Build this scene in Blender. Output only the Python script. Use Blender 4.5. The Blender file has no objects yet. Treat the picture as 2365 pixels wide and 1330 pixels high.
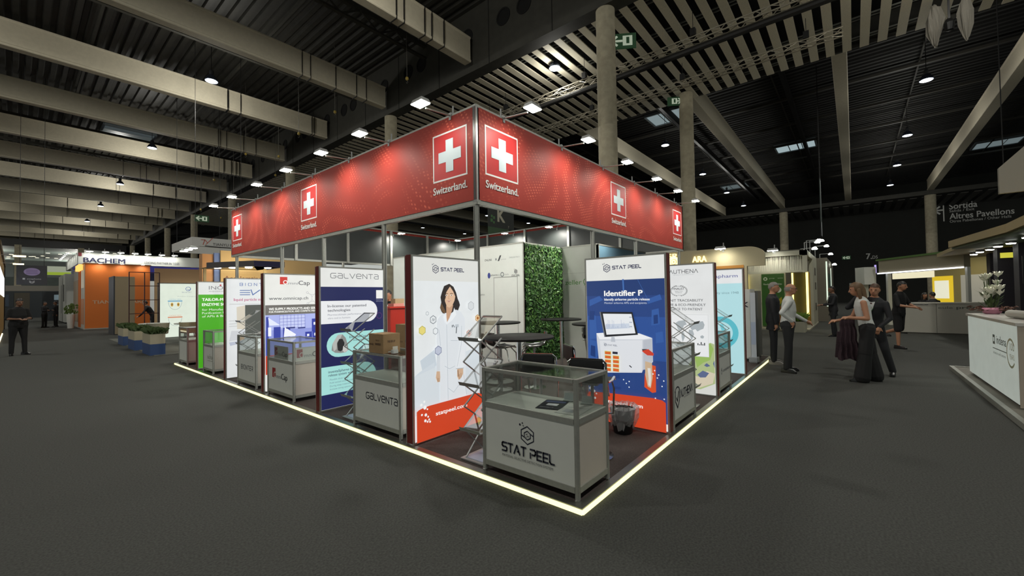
import bpy, bmesh, math, random
import numpy as np
from mathutils import Vector, Matrix
S = bpy.context.scene
COL = S.collection
PI = math.pi
random.seed(7)

# ---------------------------------------------------------------- camera, world, exposure
cam = bpy.data.cameras.new('camera'); cam.sensor_fit = 'HORIZONTAL'; cam.sensor_width = 36.0
cam.lens = 14.512; cam.clip_start = 0.05; cam.clip_end = 400
cob = bpy.data.objects.new('camera', cam); COL.objects.link(cob); S.camera = cob
R = Matrix(((0.6378121, -0.0052511, -0.7701741), (-0.7700156, -0.0257452, -0.6375054), (-0.0164807, 0.9996547, -0.0204641)))
cob.matrix_world = Matrix.Translation((-2.6515, -1.5622, 1.607)) @ R.to_4x4()
w = bpy.data.worlds.new('world'); S.world = w; w.use_nodes = True
w.node_tree.nodes['Background'].inputs[0].default_value = (0.95, 1.0, 0.94, 1)
w.node_tree.nodes['Background'].inputs[1].default_value = 0.5
S.view_settings.view_transform = 'Standard'; S.view_settings.look = 'None'
S.view_settings.exposure = 0.0; S.view_settings.gamma = 1.0; S.view_settings.use_curve_mapping = False
FLOOD_W, HIGHBAY_W, STRIP_E = 32.0, 1300.0, 1.7
PRINT_E = 0.93

# ---------------------------------------------------------------- helpers
def lin(c):
    if isinstance(c, str):
        c = c.lstrip('#'); c = [int(c[i:i+2], 16)/255 for i in (0, 2, 4)]
        return tuple(x/12.92 if x <= .04045 else ((x+.055)/1.055)**2.4 for x in c)
    return tuple(c)
_M = {}
def mat(name, col, rough=.6, metal=0.0, emit=0.0, grain=0.0, gscale=40, bump=0.0, spec=.5, coat=0.0):
    if name in _M: return _M[name]
    m = bpy.data.materials.new(name); m.use_nodes = True; nt = m.node_tree
    b = nt.nodes['Principled BSDF']; c = lin(col)
    b.inputs['Base Color'].default_value = (*c, 1)
    b.inputs['Roughness'].default_value = rough; b.inputs['Metallic'].default_value = metal
    b.inputs['Specular IOR Level'].default_value = spec
    if coat: b.inputs['Coat Weight'].default_value = coat
    if emit:
        b.inputs['Emission Color'].default_value = (*c, 1); b.inputs['Emission Strength'].default_value = emit
        b.inputs['Base Color'].default_value = (*[x*.25 for x in c], 1)
    if grain or bump:
        tc = nt.nodes.new('ShaderNodeTexCoord'); nz = nt.nodes.new('ShaderNodeTexNoise')
        nz.inputs['Scale'].default_value = gscale; nz.inputs['Detail'].default_value = 4
        nt.links.new(tc.outputs['Object'], nz.inputs['Vector'])
        if grain:
            r = nt.nodes.new('ShaderNodeValToRGB')
            r.color_ramp.elements[0].position = .3; r.color_ramp.elements[1].position = .7
            r.color_ramp.elements[0].color = (*[max(0, x*(1-grain)) for x in c], 1)
            r.color_ramp.elements[1].color = (*[min(1, x*(1+grain)) for x in c], 1)
            nt.links.new(nz.outputs['Fac'], r.inputs['Fac'])
            nt.links.new(r.outputs['Color'], b.inputs['Emission Color' if emit else 'Base Color'])
        if bump:
            bp = nt.nodes.new('ShaderNodeBump'); bp.inputs['Strength'].default_value = bump; bp.inputs['Distance'].default_value = .01
            nt.links.new(nz.outputs['Fac'], bp.inputs['Height']); nt.links.new(bp.outputs['Normal'], b.inputs['Normal'])
    _M[name] = m
    return m
def glass(name, tint=(.965, .985, .975), gloss=.045):
    if name in _M: return _M[name]
    m = bpy.data.materials.new(name); m.use_nodes = True; nt = m.node_tree; nt.nodes.clear()
    o = nt.nodes.new('ShaderNodeOutputMaterial'); mx = nt.nodes.new('ShaderNodeMixShader')
    t = nt.nodes.new('ShaderNodeBsdfTransparent'); g = nt.nodes.new('ShaderNodeBsdfGlossy'); l = nt.nodes.new('ShaderNodeLayerWeight')
    mt = nt.nodes.new('ShaderNodeMath'); mt.operation = 'MULTIPLY_ADD'
    t.inputs[0].default_value = (*tint, 1); g.inputs['Roughness'].default_value = .03; l.inputs[0].default_value = .35
    mt.inputs[1].default_value = .45; mt.inputs[2].default_value = gloss
    nt.links.new(l.outputs['Fresnel'], mt.inputs[0]); nt.links.new(mt.outputs[0], mx.inputs[0])
    nt.links.new(t.outputs[0], mx.inputs[1]); nt.links.new(g.outputs[0], mx.inputs[2]); nt.links.new(mx.outputs[0], o.inputs[0])
    _M[name] = m
    return m
def ink(h, k=None):            # backlit print of one colour
    return mat('backlit_' + h.strip('#') + ('' if k is None else str(k)), h, .35, emit=PRINT_E if k is None else k)
def dye(h, rough=.6): return mat('paint_' + h.strip('#') + '_%d' % int(rough*100), h, rough)

ALU = mat('brushed_aluminium', '#9b9c95', .4, .45, grain=.06, gscale=25)
ALUD = mat('dull_aluminium', '#6d6e68', .45, .6)
CHROME = mat('chrome', '#d8dad8', .12, 1.0)
STEEL = mat('grey_steel', '#9a9b99', .38, .45)
BLACK = mat('black_plastic', '#0d0d0e', .45)
BLACKLEATH = mat('black_leatherette', '#101011', .5, bump=.2, gscale=120)
WHITEP = mat('white_panel', '#c3c5bf', .55, grain=.02, gscale=6)
GREYP = mat('grey_panel', '#bcc1bd', .6, grain=.02, gscale=5)
GLASS = glass('showcase_glass')
DARKP = mat('dark_panel', '#2a2e2d', .38, grain=.1, gscale=3)
LAMP = mat('lamp_lens', '#fbfff2', .3, emit=22)
BAYL = mat('high_bay_lens', '#e9f4ff', .3, emit=6)

class MB:
    def __init__(s): s.v = []; s.f = []; s.mi = []; s.cur = 0
    def add(s, vs, fs):
        n = len(s.v); s.v += [tuple(v) for v in vs]; s.f += [tuple(i+n for i in f) for f in fs]; s.mi += [s.cur]*len(fs); return s
    def box(s, x0, x1, y0, y1, z0, z1, ch=0.0):
        if ch > 0:                       # chamfered vertical edges
            p = [(x0+ch, y0), (x1-ch, y0), (x1, y0+ch), (x1, y1-ch), (x1-ch, y1), (x0+ch, y1), (x0, y1-ch), (x0, y0+ch)]
            return s.prism(p, z0, z1)
        vs = [(x, y, z) for z in (z0, z1) for x, y in ((x0, y0), (x1, y0), (x1, y1), (x0, y1))]
        return s.add(vs, [(3, 2, 1, 0), (4, 5, 6, 7), (0, 1, 5, 4), (1, 2, 6, 5), (2, 3, 7, 6), (3, 0, 4, 7)])
    def prism(s, pts, z0, z1):
        n = len(pts); vs = [(x, y, z0) for x, y in pts] + [(x, y, z1) for x, y in pts]
        return s.add(vs, [tuple(range(n-1, -1, -1)), tuple(range(n, 2*n))] + [(i, (i+1) % n, n+(i+1) % n, n+i) for i in range(n)])
    def tube(s, pts, r, n=8, closed=False, r2=None):
        pts = [Vector(p) for p in pts]; rings = []; k = len(pts)
        for i, p in enumerate(pts):
            if closed: d = pts[(i+1) % k] - pts[i-1]
            else: d = pts[min(i+1, k-1)] - pts[max(i-1, 0)]
            d.normalize(); a = Vector((0, 0, 1)) if abs(d.z) < .95 else Vector((1, 0, 0))
            u = d.cross(a).normalized(); v = d.cross(u)
            rr = r if r2 is None else r + (r2-r)*i/(k-1)
            rings.append([p + (u*math.cos(2*PI*j/n) + v*math.sin(2*PI*j/n))*rr for j in range(n)])
        vs = [q for g in rings for q in g]; fs = []
        for i in range(k if closed else k-1):
            a = i*n; b = ((i+1) % k)*n
            fs += [(a+j, a+(j+1) % n, b+(j+1) % n, b+j) for j in range(n)]
        if not closed: fs += [tuple(range(n-1, -1, -1)), tuple((k-1)*n+j for j in range(n))]
        return s.add(vs, fs)
    def bar(s, p, q, w=.02, h=None):
        p = Vector(p); q = Vector(q); d = (q-p).normalized(); a = Vector((0, 0, 1)) if abs(d.z) < .95 else Vector((0, 1, 0))
        u = d.cross(a).normalized()*(w/2); v = d.cross(u).normalized()*((h or w)/2)
        vs = [o+x*u+y*v for o in (p, q) for x, y in ((-1, -1), (1, -1), (1, 1), (-1, 1))]
        return s.add(vs, [(0, 1, 2, 3), (7, 6, 5, 4), (0, 4, 5, 1), (1, 5, 6, 2), (2, 6, 7, 3), (3, 7, 4, 0)])
    def lathe(s, prof, n=20, c=(0, 0, 0)):
        vs = []; fs = []; k = len(prof)
        for r, z in prof:
            vs += [(c[0]+r*math.cos(2*PI*j/n), c[1]+r*math.sin(2*PI*j/n), c[2]+z) for j in range(n)]
        for i in range(k-1): fs += [(i*n+j, i*n+(j+1) % n, (i+1)*n+(j+1) % n, (i+1)*n+j) for j in range(n)]
        if prof[0][0] > 1e-5: fs.append(tuple(range(n-1, -1, -1)))
        if prof[-1][0] > 1e-5: fs.append(tuple((k-1)*n+j for j in range(n)))
        return s.add(vs, fs)
    def mesh(s, name, mats, smooth=False):
        me = bpy.data.meshes.new(name); me.from_pydata(s.v, [], s.f)
        for m in (mats if isinstance(mats, (list, tuple)) else [mats]): me.materials.append(m)
        if max(s.mi, default=0): me.polygons.foreach_set('material_index', s.mi)
        if smooth:
            me.polygons.foreach_set('use_smooth', [True]*len(me.polygons))
            try: me.set_sharp_from_angle(angle=math.radians(40))
            except Exception: pass
        me.update(); return me
    def build(s, name, mats, parent=None, smooth=False):
        return put(name, s.mesh(name, mats, smooth), parent)

def put(name, me, parent=None, loc=(0, 0, 0), rz=0):
    o = bpy.data.objects.new(name, me); COL.objects.link(o); o.location = loc; o.rotation_euler = (0, 0, rz)
    if parent is not None: o.parent = parent
    return o
def tag(o, label=None, cat=None, group=None, kind=None):
    if label: o['label'] = label
    if cat: o['category'] = cat
    if group: o['group'] = group
    if kind: o['kind'] = kind
    return o
def thing(name, label, cat, loc=(0, 0, 0), rz=0, group=None):
    o = put(name, None, None, loc, rz); o.empty_display_size = .1
    return tag(o, label, cat, group)
def kid(t, nm): return next(c for c in t.children if c.name.split('.')[0] == nm)
def struct(o): o['kind'] = 'structure'; return o
def clone(o, loc=None, rz=None, label=None, parent=None):
    c = o.copy(); COL.objects.link(c); c.parent = parent
    if loc is not None: c.location = loc
    if rz is not None: c.rotation_euler = (0, 0, rz)
    if label: c['label'] = label
    for ch in list(o.children): clone(ch, parent=c)
    return c
def light(name, kind, energy, loc, parent=None, aim=None, size=.1, spot=2.2, blend=.8, color=(1, .97, .88)):
    L = bpy.data.lights.new(name, kind); L.energy = energy; L.color = color
    if kind == 'SPOT': L.spot_size = spot; L.spot_blend = blend; L.shadow_soft_size = size
    elif kind == 'AREA': L.size = size
    else: L.shadow_soft_size = size
    o = bpy.data.objects.new(name, L); COL.objects.link(o); o.location = loc
    if aim is not None: o.rotation_euler = (Vector(aim)-Vector(loc)).to_track_quat('-Z', 'Y').to_euler()
    if parent is not None: o.parent = parent
    return o

# flat print / lettering laid on a face: u runs right, v up, n outwards
_TX = {}
def glyphs(s, bold):
    k = (s, bold)
    if k not in _TX:
        c = bpy.data.curves.new('t', 'FONT'); c.body = s; c.size = 1.0; c.resolution_u = 3; c.offset = bold
        o = bpy.data.objects.new('t', c); me = o.to_mesh()
        v = [tuple(x.co) for x in me.vertices]; f = [tuple(p.vertices) for p in me.polygons]
        o.to_mesh_clear(); bpy.data.objects.remove(o); bpy.data.curves.remove(c)
        if v: x0 = min(p[0] for p in v); x1 = max(p[0] for p in v)
        else: x0, x1 = 0, 1
        _TX[k] = (v, f, x0, x1)
    return _TX[k]
class Art:
    def __init__(s, o=(0, 0, 0), u=(1, 0, 0), v=(0, 0, 1), n=(0, -1, 0), step=.0005, lift=.0008):
        s.o = Vector(o); s.u = Vector(u); s.w = Vector(v); s.n = Vector(n); s.h = lift; s.step = step; s.mb = MB(); s.mats = []
    def P(s, a, b): return s.o + s.u*a + s.w*b + s.n*s.h
    def use(s, m):
        if isinstance(m, str): m = ink(m)
        if m not in s.mats: s.mats.append(m)
        s.mb.cur = s.mats.index(m)
    def poly(s, m, pts):
        s.use(m); s.mb.add([s.P(a, b) for a, b in pts], [tuple(range(len(pts)))]); s.h += s.step; return s
    def rect(s, m, u0, v0, u1, v1): return s.poly(m, [(u0, v0), (u1, v0), (u1, v1), (u0, v1)])
    def disc(s, m, u, v, r, rv=None, n=24):
        rv = rv or r; return s.poly(m, [(u+r*math.cos(2*PI*i/n), v+rv*math.sin(2*PI*i/n)) for i in range(n)])
    def ring(s, m, u, v, r, t, rv=None, n=24, a0=0, a1=2*PI, rot=0, close=True):
        rv = rv or r; s.use(m); full = abs(a1-a0-2*PI) < 1e-6; k = n if full else n+1
        A = [a0+(a1-a0)*i/n+rot for i in range(k)]
        vs = [s.P(u+r*math.cos(x), v+rv*math.sin(x)) for x in A] + [s.P(u+(r-t)*math.cos(x), v+(rv-t)*math.sin(x)) for x in A]
        s.mb.add(vs, [(i, (i+1) % k, k+(i+1) % k, k+i) for i in range(n)]); s.h += s.step; return s
    def hexa(s, m, u, v, r, t=None):
        if t is None: return s.poly(m, [(u+r*.87*math.cos(PI/2+PI/3*i)/.87*.9, v+r*math.sin(PI/2+PI/3*i)) for i in range(6)])
        return s.ring(m, u, v, r, t, n=6, rot=PI/2)
    def line(s, m, pts, t):
        s.use(m)
        for (a, b), (c, d) in zip(pts[:-1], pts[1:]):
            L = math.hypot(c-a, d-b) or 1; x, y = -(d-b)/L*t/2, (c-a)/L*t/2; ex, ey = (c-a)/L*t*.4, (d-b)/L*t*.4
            s.mb.add([s.P(a-ex+x, b-ey+y), s.P(a-ex-x, b-ey-y), s.P(c+ex-x, d+ey-y), s.P(c+ex+x, d+ey+y)], [(0, 1, 2, 3)])
        s.h += s.step; return s
    def pill(s, m, u0, v0, u1, v1, left=False, right=True, n=10):
        r = (v1-v0)/2; c = (v0+v1)/2; p = []
        p += [(u1-r+r*math.sin(PI*i/n), v0+r-r*math.cos(PI*i/n)) for i in range(n+1)] if right else [(u1, v0), (u1, v1)]
        p += [(u0+r-r*math.sin(PI*i/n), c+r*math.cos(PI*i/n)) for i in range(n+1)] if left else [(u0, v1), (u0, v0)]
        return s.poly(m, p)
    def text(s, m, t, u, v, h, wd=None, bold=0.0, align='l'):
        vs, fs, x0, x1 = glyphs(t, 0.0); k = h/.70; e = bold*k; kx = k if wd is None else wd/max(x1-x0, 1e-6)
        if align == 'c': u -= (x1-x0)*kx/2
        if align == 'r': u -= (x1-x0)*kx
        s.use(m)
        for du, dv in (((-e, -e*.5), (e, -e*.5), (-e, e*.5), (e, e*.5)) if e else ((0, 0),)): s.mb.add([s.P(u+(x-x0)*kx+du, v+y*k+dv) for x, y, z in vs], fs); s.h += s.step*.25
        s.h += s.step; return s
    def strokes(s, m, word, u, v, h, wd, t, sp=.28):
        k = wd/sum(STROKE[c][0]+sp for c in word); k0 = k; x = u
        for c in word:
            adv, ls = STROKE[c]
            for l in ls: s.line(m, [(x+a*k, v+b*h) for a, b in l], t); s.h -= s.step
            x += (adv+sp)*k
        s.h += s.step; return s
    def build(s, name, parent=None):
        return s.mb.build(name, s.mats, parent)
STROKE = {'G': (.9, [[(.9, 1), (.2, 1), (0, .8), (0, .2), (.2, 0), (.7, 0), (.9, .2), (.9, .45), (.5, .45)]]),
 'a': (.8, [[(.05, 1), (.6, 1), (.8, .8), (.8, 0), (.2, 0), (0, .15), (0, .4), (.2, .55), (.8, .55)]]),
 'L': (.7, [[(0, 1), (0, .2), (.2, 0), (.7, 0)]]), 'V': (.9, [[(0, 1), (.45, 0), (.9, 1)]]),
 'e': (.85, [[(.8, 0), (.2, 0), (0, .2), (0, .8), (.2, 1), (.65, 1), (.85, .8), (.85, .5), (0, .5)]]),
 'N': (.8, [[(0, 0), (0, 1), (.8, 0), (.8, 1)]]), 'T': (.8, [[(0, 1), (.8, 1)], [(.4, 1), (.4, 0)]]),
 'S': (.85, [[(.85, 1), (.15, 1), (0, .88), (0, .62), (.15, .5), (.7, .5), (.85, .38), (.85, .12), (.7, 0), (0, 0)]]),
 'A': (1., [[(0, 0), (.5, 1), (1., 0)], [(.62, .3), (.86, .3)]]),
 'P': (.85, [[(0, 0), (0, .55)], [(0, 1), (.7, 1), (.85, .85), (.85, .55), (.7, .4), (.3, .4)]]),
 'E': (.75, [[(.75, 1), (0, 1), (0, 0), (.75, 0)], [(0, .5), (.65, .5)]]), ' ': (.25, []),
 'B': (.8, [[(0, 0), (0, 1)], [(0, 1), (.65, 1), (.8, .88), (.8, .62), (.65, .5), (.2, .5)], [(.65, .5), (.8, .38), (.8, .12), (.65, 0), (0, 0)]]),
 'I': (.05, [[(0, 0), (0, 1)]]), 'O': (.95, [[(.6, 1), (.8, 1), (.95, .8), (.95, .2), (.8, 0), (.6, 0)], [(.35, 0), (.15, 0), (0, .2), (0, .8), (.15, 1), (.35, 1)]]),
 'R': (.85, [[(0, 0), (0, .6)], [(0, 1), (.7, 1), (.85, .85), (.85, .6), (.7, .45), (.3, .45)], [(.45, .45), (.85, 0)]]),
 'H': (.8, [[(0, 0), (0, 1)], [(.8, 0), (.8, 1)], [(0, .5), (.8, .5)]]), 'U': (.8, [[(0, 1), (0, .25), (.2, 0), (.6, 0), (.8, .25), (.8, 1)]]),
 'v': (.9, [[(0, 0), (.45, 1), (.9, 0)]])}
def hexlogo(a, m, u, v, r, t):
    a.ring(m, u, v, r, t, n=6, rot=PI/2); a.ring(m, u, v, r*.52, t*.9, n=6, rot=PI/2)
    a.line(m, [(u-r*.8, v-r*.05), (u-r*.42, v-r*.22)], t*.8); a.line(m, [(u+r*.8, v+r*.05), (u+r*.42, v+r*.22)], t*.8)
    for du, dv, rr in ((-.62, 1.2, .09), (-.95, 1.0, .12), (-.5, .95, .07), (-.1, .12, .07), (.12, -.05, .08), (.05, .2, .05), (-.1, -.15, .06)):
        a.disc(m, u+du*r, v+dv*r, rr*r, n=8)

# ---------------------------------------------------------------- hall shell
CARPET = mat('grey_carpet', '#424340', .95, grain=.28, gscale=70, bump=.4, spec=.15)
CONC = mat('concrete', '#a59d87', .85, grain=.14, gscale=4, bump=.15)
BEAMM = mat('painted_beam', '#bfb7a2', .75, grain=.05, gscale=8)
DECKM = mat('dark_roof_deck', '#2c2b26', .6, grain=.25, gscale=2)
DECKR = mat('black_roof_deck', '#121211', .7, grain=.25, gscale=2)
GIRD = mat('dark_girder', '#34332d', .7, grain=.15, gscale=3)
VOID = mat('ceiling_void', '#070707', .9)
SLATM = mat('perforated_slat', '#e0d8c2', .6, .0, grain=.06, gscale=20)
WALLD = mat('dark_wall', '#252622', .8, grain=.1, gscale=1.5)
FARW = mat('far_wall', '#4b5450', .7, grain=.1, gscale=1)
floor = struct(MB().box(-45, 90, -45, 165, -.06, 0).build('floor', CARPET))

ceiling = struct(put('ceiling', None))
def deck(x0, x1, m, period=.5):
    b = MB(); x = x0; P = []
    while x < x1:
        P += [(x, 16.2), (x+.2, 16.2), (x+.25, 16.05), (x+.45, 16.05)]; x += period
    n = len(P); vs = [(a, y, z) for y in (-45, 165) for a, z in P]
    b.add(vs, [(i+1, i, n+i, n+i+1) for i in range(n-1)])
    return b.build('roof_deck', m, ceiling)
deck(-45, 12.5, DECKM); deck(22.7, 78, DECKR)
MB().box(-45, 90, -45, 165, 16.25, 16.4).build('roof', VOID, ceiling)
# long acoustic beams, each one piece
def beam_mesh(L, wd, z0, z1, nm):
    b = MB(); h = wd/2
    pr = [(-h+.03, z0), (h-.03, z0), (h, z0+.03), (h, z0+.1), (h-.04, z0+.14), (h-.04, z1-.1), (h, z1-.06), (h, z1), (-h, z1), (-h, z1-.06), (-h+.04, z1-.1), (-h+.04, z0+.14), (-h, z0+.1), (-h, z0+.03)]
    n = len(pr); vs = [(x, y, z) for x in (0, L) for y, z in pr]
    b.add(vs, [tuple(range(n)), tuple(range(2*n-1, n-1, -1))] + [(i, n+i, n+(i+1) % n, (i+1) % n) for i in range(n)])
    return b.mesh(nm, BEAMM)
lb = beam_mesh(56.7, .46, 13.2, 14.45, 'beam')
strap = MB().box(-.012, .012, -.26, .26, 13.15, 14.5).mesh('rigging_strap', BLACK)
for k in range(-1, 15):
    y = 5.61+7.32*(k+1)
    b = put('beam', lb, ceiling, (-45, y, 0))
    rnd = random.Random(k)
    for j in range(5 if k >= 0 else 0):
        put('rigging_strap', strap, b, (56.7-rnd.uniform(.6, 5+.7*k), 0, 0))
rb = beam_mesh(42.6, .62, 13.2, 14.4, 'beam')
for y in (71.8, 64.5, 57.1, 49.8, 42.4, 35.1, 27.75, 20.4, 13.2, 5.75, -1.3, -8.75, -16.1): put('beam', rb, ceiling, (22.8, y, 0))
# dark steel joists between the beams
jl = MB(); jl.box(0, 57, -.1, .1, 15.55, 15.75); jl.box(0, 57, -.1, .1, 14.9, 15.0)
for i in range(28): jl.bar((i*2, 0, 14.95), (i*2+1, 0, 15.6), .07); jl.bar((i*2+1, 0, 15.6), (i*2+2, 0, 14.95), .07)
jm = jl.mesh('joist', GIRD)
for k in range(-1, 9): put('joist', jm, ceiling, (-45, 9.2+7.32*k, 0))
pm = MB().box(-.06, .06, -60, 100, 15.7, 15.9).mesh('purlin', GIRD)
for x in (-18, -12, -6, 0, 6): put('purlin', pm, ceiling, (x, 30, 0))
pr_ = MB().box(-.08, .08, -45, 45, 15.3, 15.45).mesh('purlin', mat('purlin_grey', '#3f3d38', .6))
for x in (27, 32.5, 38, 43.5, 49, 54.5, 60): put('purlin', pr_, ceiling, (x, 0, 0))
rods = MB().box(0, 43, -.04, .04, 15.5, 15.56).mesh('joist', GIRD)
for y in (16, 9.5, 2.2, -5, -12): put('joist', rods, ceiling, (22.8, y, 0))
pipe = MB(); pipe.bar((0, 0, 15.0), (43, 0, 15.0), .22, .5)
pmh = pipe.mesh('duct', mat('dark_duct', '#232327', .5, .3))
for y in (17.0, 8.7, 1.5): put('duct', pmh, ceiling, (22.8, y, 0))
# girder with round openings
gird = MB().box(11.95, 12.6, -20, 112, 12.9, 16.1).build('girder', GIRD, ceiling)
hole = MB().lathe([(.34, 0), (.42, 0), (.42, .03), (.34, .03), (.34, -.0), (0.001, .004)], 18).mesh('opening', VOID)
for i in range(40):
    y = 5.9+1.22*i
    if i % 6 in (2, 5): continue
    o = put('opening', hole, gird, (11.95, y, 14.75)); o.rotation_euler = (0, -PI/2, 0)
jt = MB().box(11.935, 11.952, -.015, .015, 12.9, 16.1).mesh('joint', VOID)
for i in range(14): put('joint', jt, gird, (0, 4.4+3.66*i, 0))
MB().box(22.66, 22.8, -20, 100, 13.1, 16.1).build('girder', GIRD, ceiling)
# slat ceiling between the column rows
MB().box(12.6, 22.66, -20, 100, 14.3, 14.4).build('ceiling_void', VOID, ceiling)
slats = struct(put('slat_ceiling', None))
sm = MB().box(12.0, 22.65, -.165, .165, 13.02, 13.07).mesh('slat', SLATM)
for i in range(132): put('slat', sm, slats, (0, -9.09+.6235*i, 0))
rm = MB(); rm.bar((0, -20, 13.25), (0, 75, 13.25), .05); rm.bar((.22, -20, 13.25), (.22, 75, 13.25), .05)
rmm = rm.mesh('hanger_rail', ALU)
for x in (13.3, 15.6, 17.9, 20.2, 22.0): put('hanger_rail', rmm, slats, (x, 0, 0))
# concrete columns
def column(x, y, r, z):
    b = MB().lathe([(r, 0), (r, 4.0), (r-.012, 4.02), (r-.012, 4.05), (r, 4.07), (r, 8.2), (r-.012, 8.22), (r-.012, 8.25), (r, 8.27), (r, z)], 24)
    o = struct(put('column', b.mesh('column', CONC, True))); o.location = (x, y, 0)
    return o
for k in range(8): column(12.32, 5.78+14.65*k, .37, 12.9)
for k in range(4): column(21.8, 5.55+14.65*k, .37, 13.0)
for y in (5.75, -8.75, 20.4): column(66, y, .5, 13.2)
# far walls
wr = struct(MB().box(75, 75.4, -60, 60, 0, 16.2).build('wall_right', WALLD))
a = Art((74.99, 0, 0), (0, -1, 0), (0, 0, 1), (-1, 0, 0), step=.004, lift=.01)
SG = mat('sign_grey', '#9a9a92', .6, emit=.22)
a.line(SG, [(10.88, 12.55), (10.88, 10.55)], .12); a.line(SG, [(10.85, 12.0), (10.05, 12.0)], .2); a.line(SG, [(10.5, 12.45), (9.98, 12.0), (10.5, 11.55)], .2)
a.text(SG, 'Sortida', 11.4, 12.0, .75, 2.45, .012); a.text(SG, 'Salida / Exit', 11.4, 11.6, .32, 2.2)
a.text(SG, 'Altres Pavellons', 11.4, 10.7, .75, 5.45, .012); a.text(SG, 'Otros Pabellones / Other Halls', 11.4, 10.25, .33, 5.2)
a.text(SG, '7.', 3.05, 6.1, .8, .6, .02); a.text(SG, 'D5', 3.72, 6.1, .45, .55, .01)
a.build('wall_lettering', wr)
struct(MB().box(-45.4, -45, 40, 164, 0, 16.2).build('wall_left', FARW))
wb = struct(MB().box(-45, 78, 164, 164.4, 0, 16.2).build('wall_back', FARW))
wl = struct(MB().box(-30, 11.9, 112.3, 163.9, 11.9, 12.2).build('soffit', mat('grey_soffit', '#65706b', .7)))
struct(MB().box(-30, 11.9, 111.9, 112.3, 11.9, 13.2).build('trim_1', BLACK))
dl = MB().lathe([(.001, 0), (.26, 0), (.3, -.02), (.3, -.06)], 12).mesh('downlight', mat('downlight_lens', '#f3edd2', .4, emit=1.6))
for i in range(22):
    rnd = random.Random(40+i)
    put('downlight', dl, wl, (rnd.uniform(-4, 11), 114+rnd.uniform(0, 40), 11.89))
for x, y in ((-6, 122), (6, 122), (-6, 144), (6, 144)): light('gallery_fill', 'POINT', 1500, (x, y, 9.5), size=.3)  # bare fill lights added to brighten the soffit, no fixtures
ds = MB().box(0, 9, -.3, .3, 12.55, 12.6).mesh('slat', mat('dark_slat', '#5b5955', .7))
soff = struct(put('dark_slat_soffit', None))
for i in range(44): put('slat', ds, soff, (66.2, -21+1.05*i, 0))
struct(MB().box(65.4, 66.1, -60, 60, 12.7, 13.2).build('trim_2', GIRD))

# skylights
for i, (x, y, sx, sy, e, lab) in enumerate(((46.3, 2.5, 2.6, 3.2, .55, 'bright skylight in the black right roof beside the hanging strip banner'), (31.0, 9.6, 2.4, 3.0, .3, 'skylight in the black roof behind the concrete column on the right'),
        (59.2, 10.4, 2.6, 3.0, .12, 'dim skylight far back above the right end of the red fascia'), (59, -12.8, 2.6, 3.2, .2, 'dim bluish skylight above the white hanging canopy'), (3.5, 45.5, 3.2, 2.6, .06, 'dim skylight between the far left ceiling beams'))):
    t = thing('skylight', lab, 'skylight', (x, y, 15.93)); h, k = sx/2, sy/2
    b = MB(); b.bar((-h, -k, 0), (h, -k, 0), .12, .2); b.bar((-h, k, 0), (h, k, 0), .12, .2); b.bar((-h, -k, 0), (-h, k, 0), .12, .2); b.bar((h, -k, 0), (h, k, 0), .12, .2)
    b.build('frame', dye('#5a6266'), t)
    pm_ = MB().box(-h, h, -k/3+.04, k/3-.04, -.02, 0).mesh('pane', mat('sky_pane%d' % i, '#c5dbe0', .3, emit=e))
    for j in (-1, 0, 1): put('pane', pm_, t, (0, j*2*k/3, 0))

# high-bay lamps
def highbay():
    t = thing('high_bay_lamp', 'x', 'lamp')
    b = MB().lathe([(.29, 0), (.3, .02), (.27, .12), (.19, .26), (.1, .33), (.09, .36)], 20); b.build('reflector', mat('lamp_reflector', '#5b6378', .2, .8), t, True)
    MB().lathe([(.001, -.012), (.25, -.012), (.27, -.002), (.001, -.002)], 20).build('lens', BAYL, kid(t, 'reflector'))
    b = MB().lathe([(.001, .34), (.1, .34), (.11, .4), (.11, .55), (.06, .6), (.02, .62)], 12); b.build('gear_housing', dye('#2d3036'), t)
    b = MB(); b.tube([(0, 0, .6), (0, 0, 2.5)], .015, 6); b.build('suspension', BLACK, t)
    return t
hb0 = highbay(); first = [True]
def place_bay(x, y, z, label, on=True, wt=1.0):
    t = hb0 if first[0] else clone(hb0, parent=None)
    first[0] = False
    t.location = (x, y, z); t['label'] = label; t['group'] = 'high bay lamps hanging from the hall roof'
    if on: light('lamp_light', 'SPOT', HIGHBAY_W*wt, (x, y, z-.1), size=.25, spot=2.5, blend=.6, color=(1, .98, .9)); light('lamp_side_glow', 'POINT', HIGHBAY_W*wt*.3, (x, y, z-.35), size=.4, color=(1, .98, .9))
ORD = ['nearest', 'second', 'third', 'fourth', 'fifth', 'sixth']
for i, y in enumerate((24.44, 39.15, 53.9, 68.1, 82.4)): place_bay(4.0, y, 13.3, 'high bay lamp hanging between the left ceiling beams, %s of its row' % ORD[i])
for i, x in enumerate((29, 39.4, 48.8, 58)): place_bay(x, -4.9, 13, 'high bay lamp under the black right roof beyond the strip banner, %s of its row' % ORD[i], True, .55)
for i, x in enumerate((29.2, 39.4, 49.1, 58.4)): place_bay(x, 9.3, 13, 'high bay lamp under the black roof above the right red fascia, %s of its row' % ORD[i], True, .55)
place_bay(14.3, 9.5, 12.8, 'high bay lamp hanging under the slatted ceiling above the fascia corner', True, .3)
for i, p in enumerate(((41.2, 54), (50.8, 53.9), (41.2, 39.2), (50.4, 38.7))): place_bay(p[0], p[1], 13.4, 'small far high bay lamp seen below the red fascia, %s from left' % ['first', 'second', 'third', 'fourth'][i], False)
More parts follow.
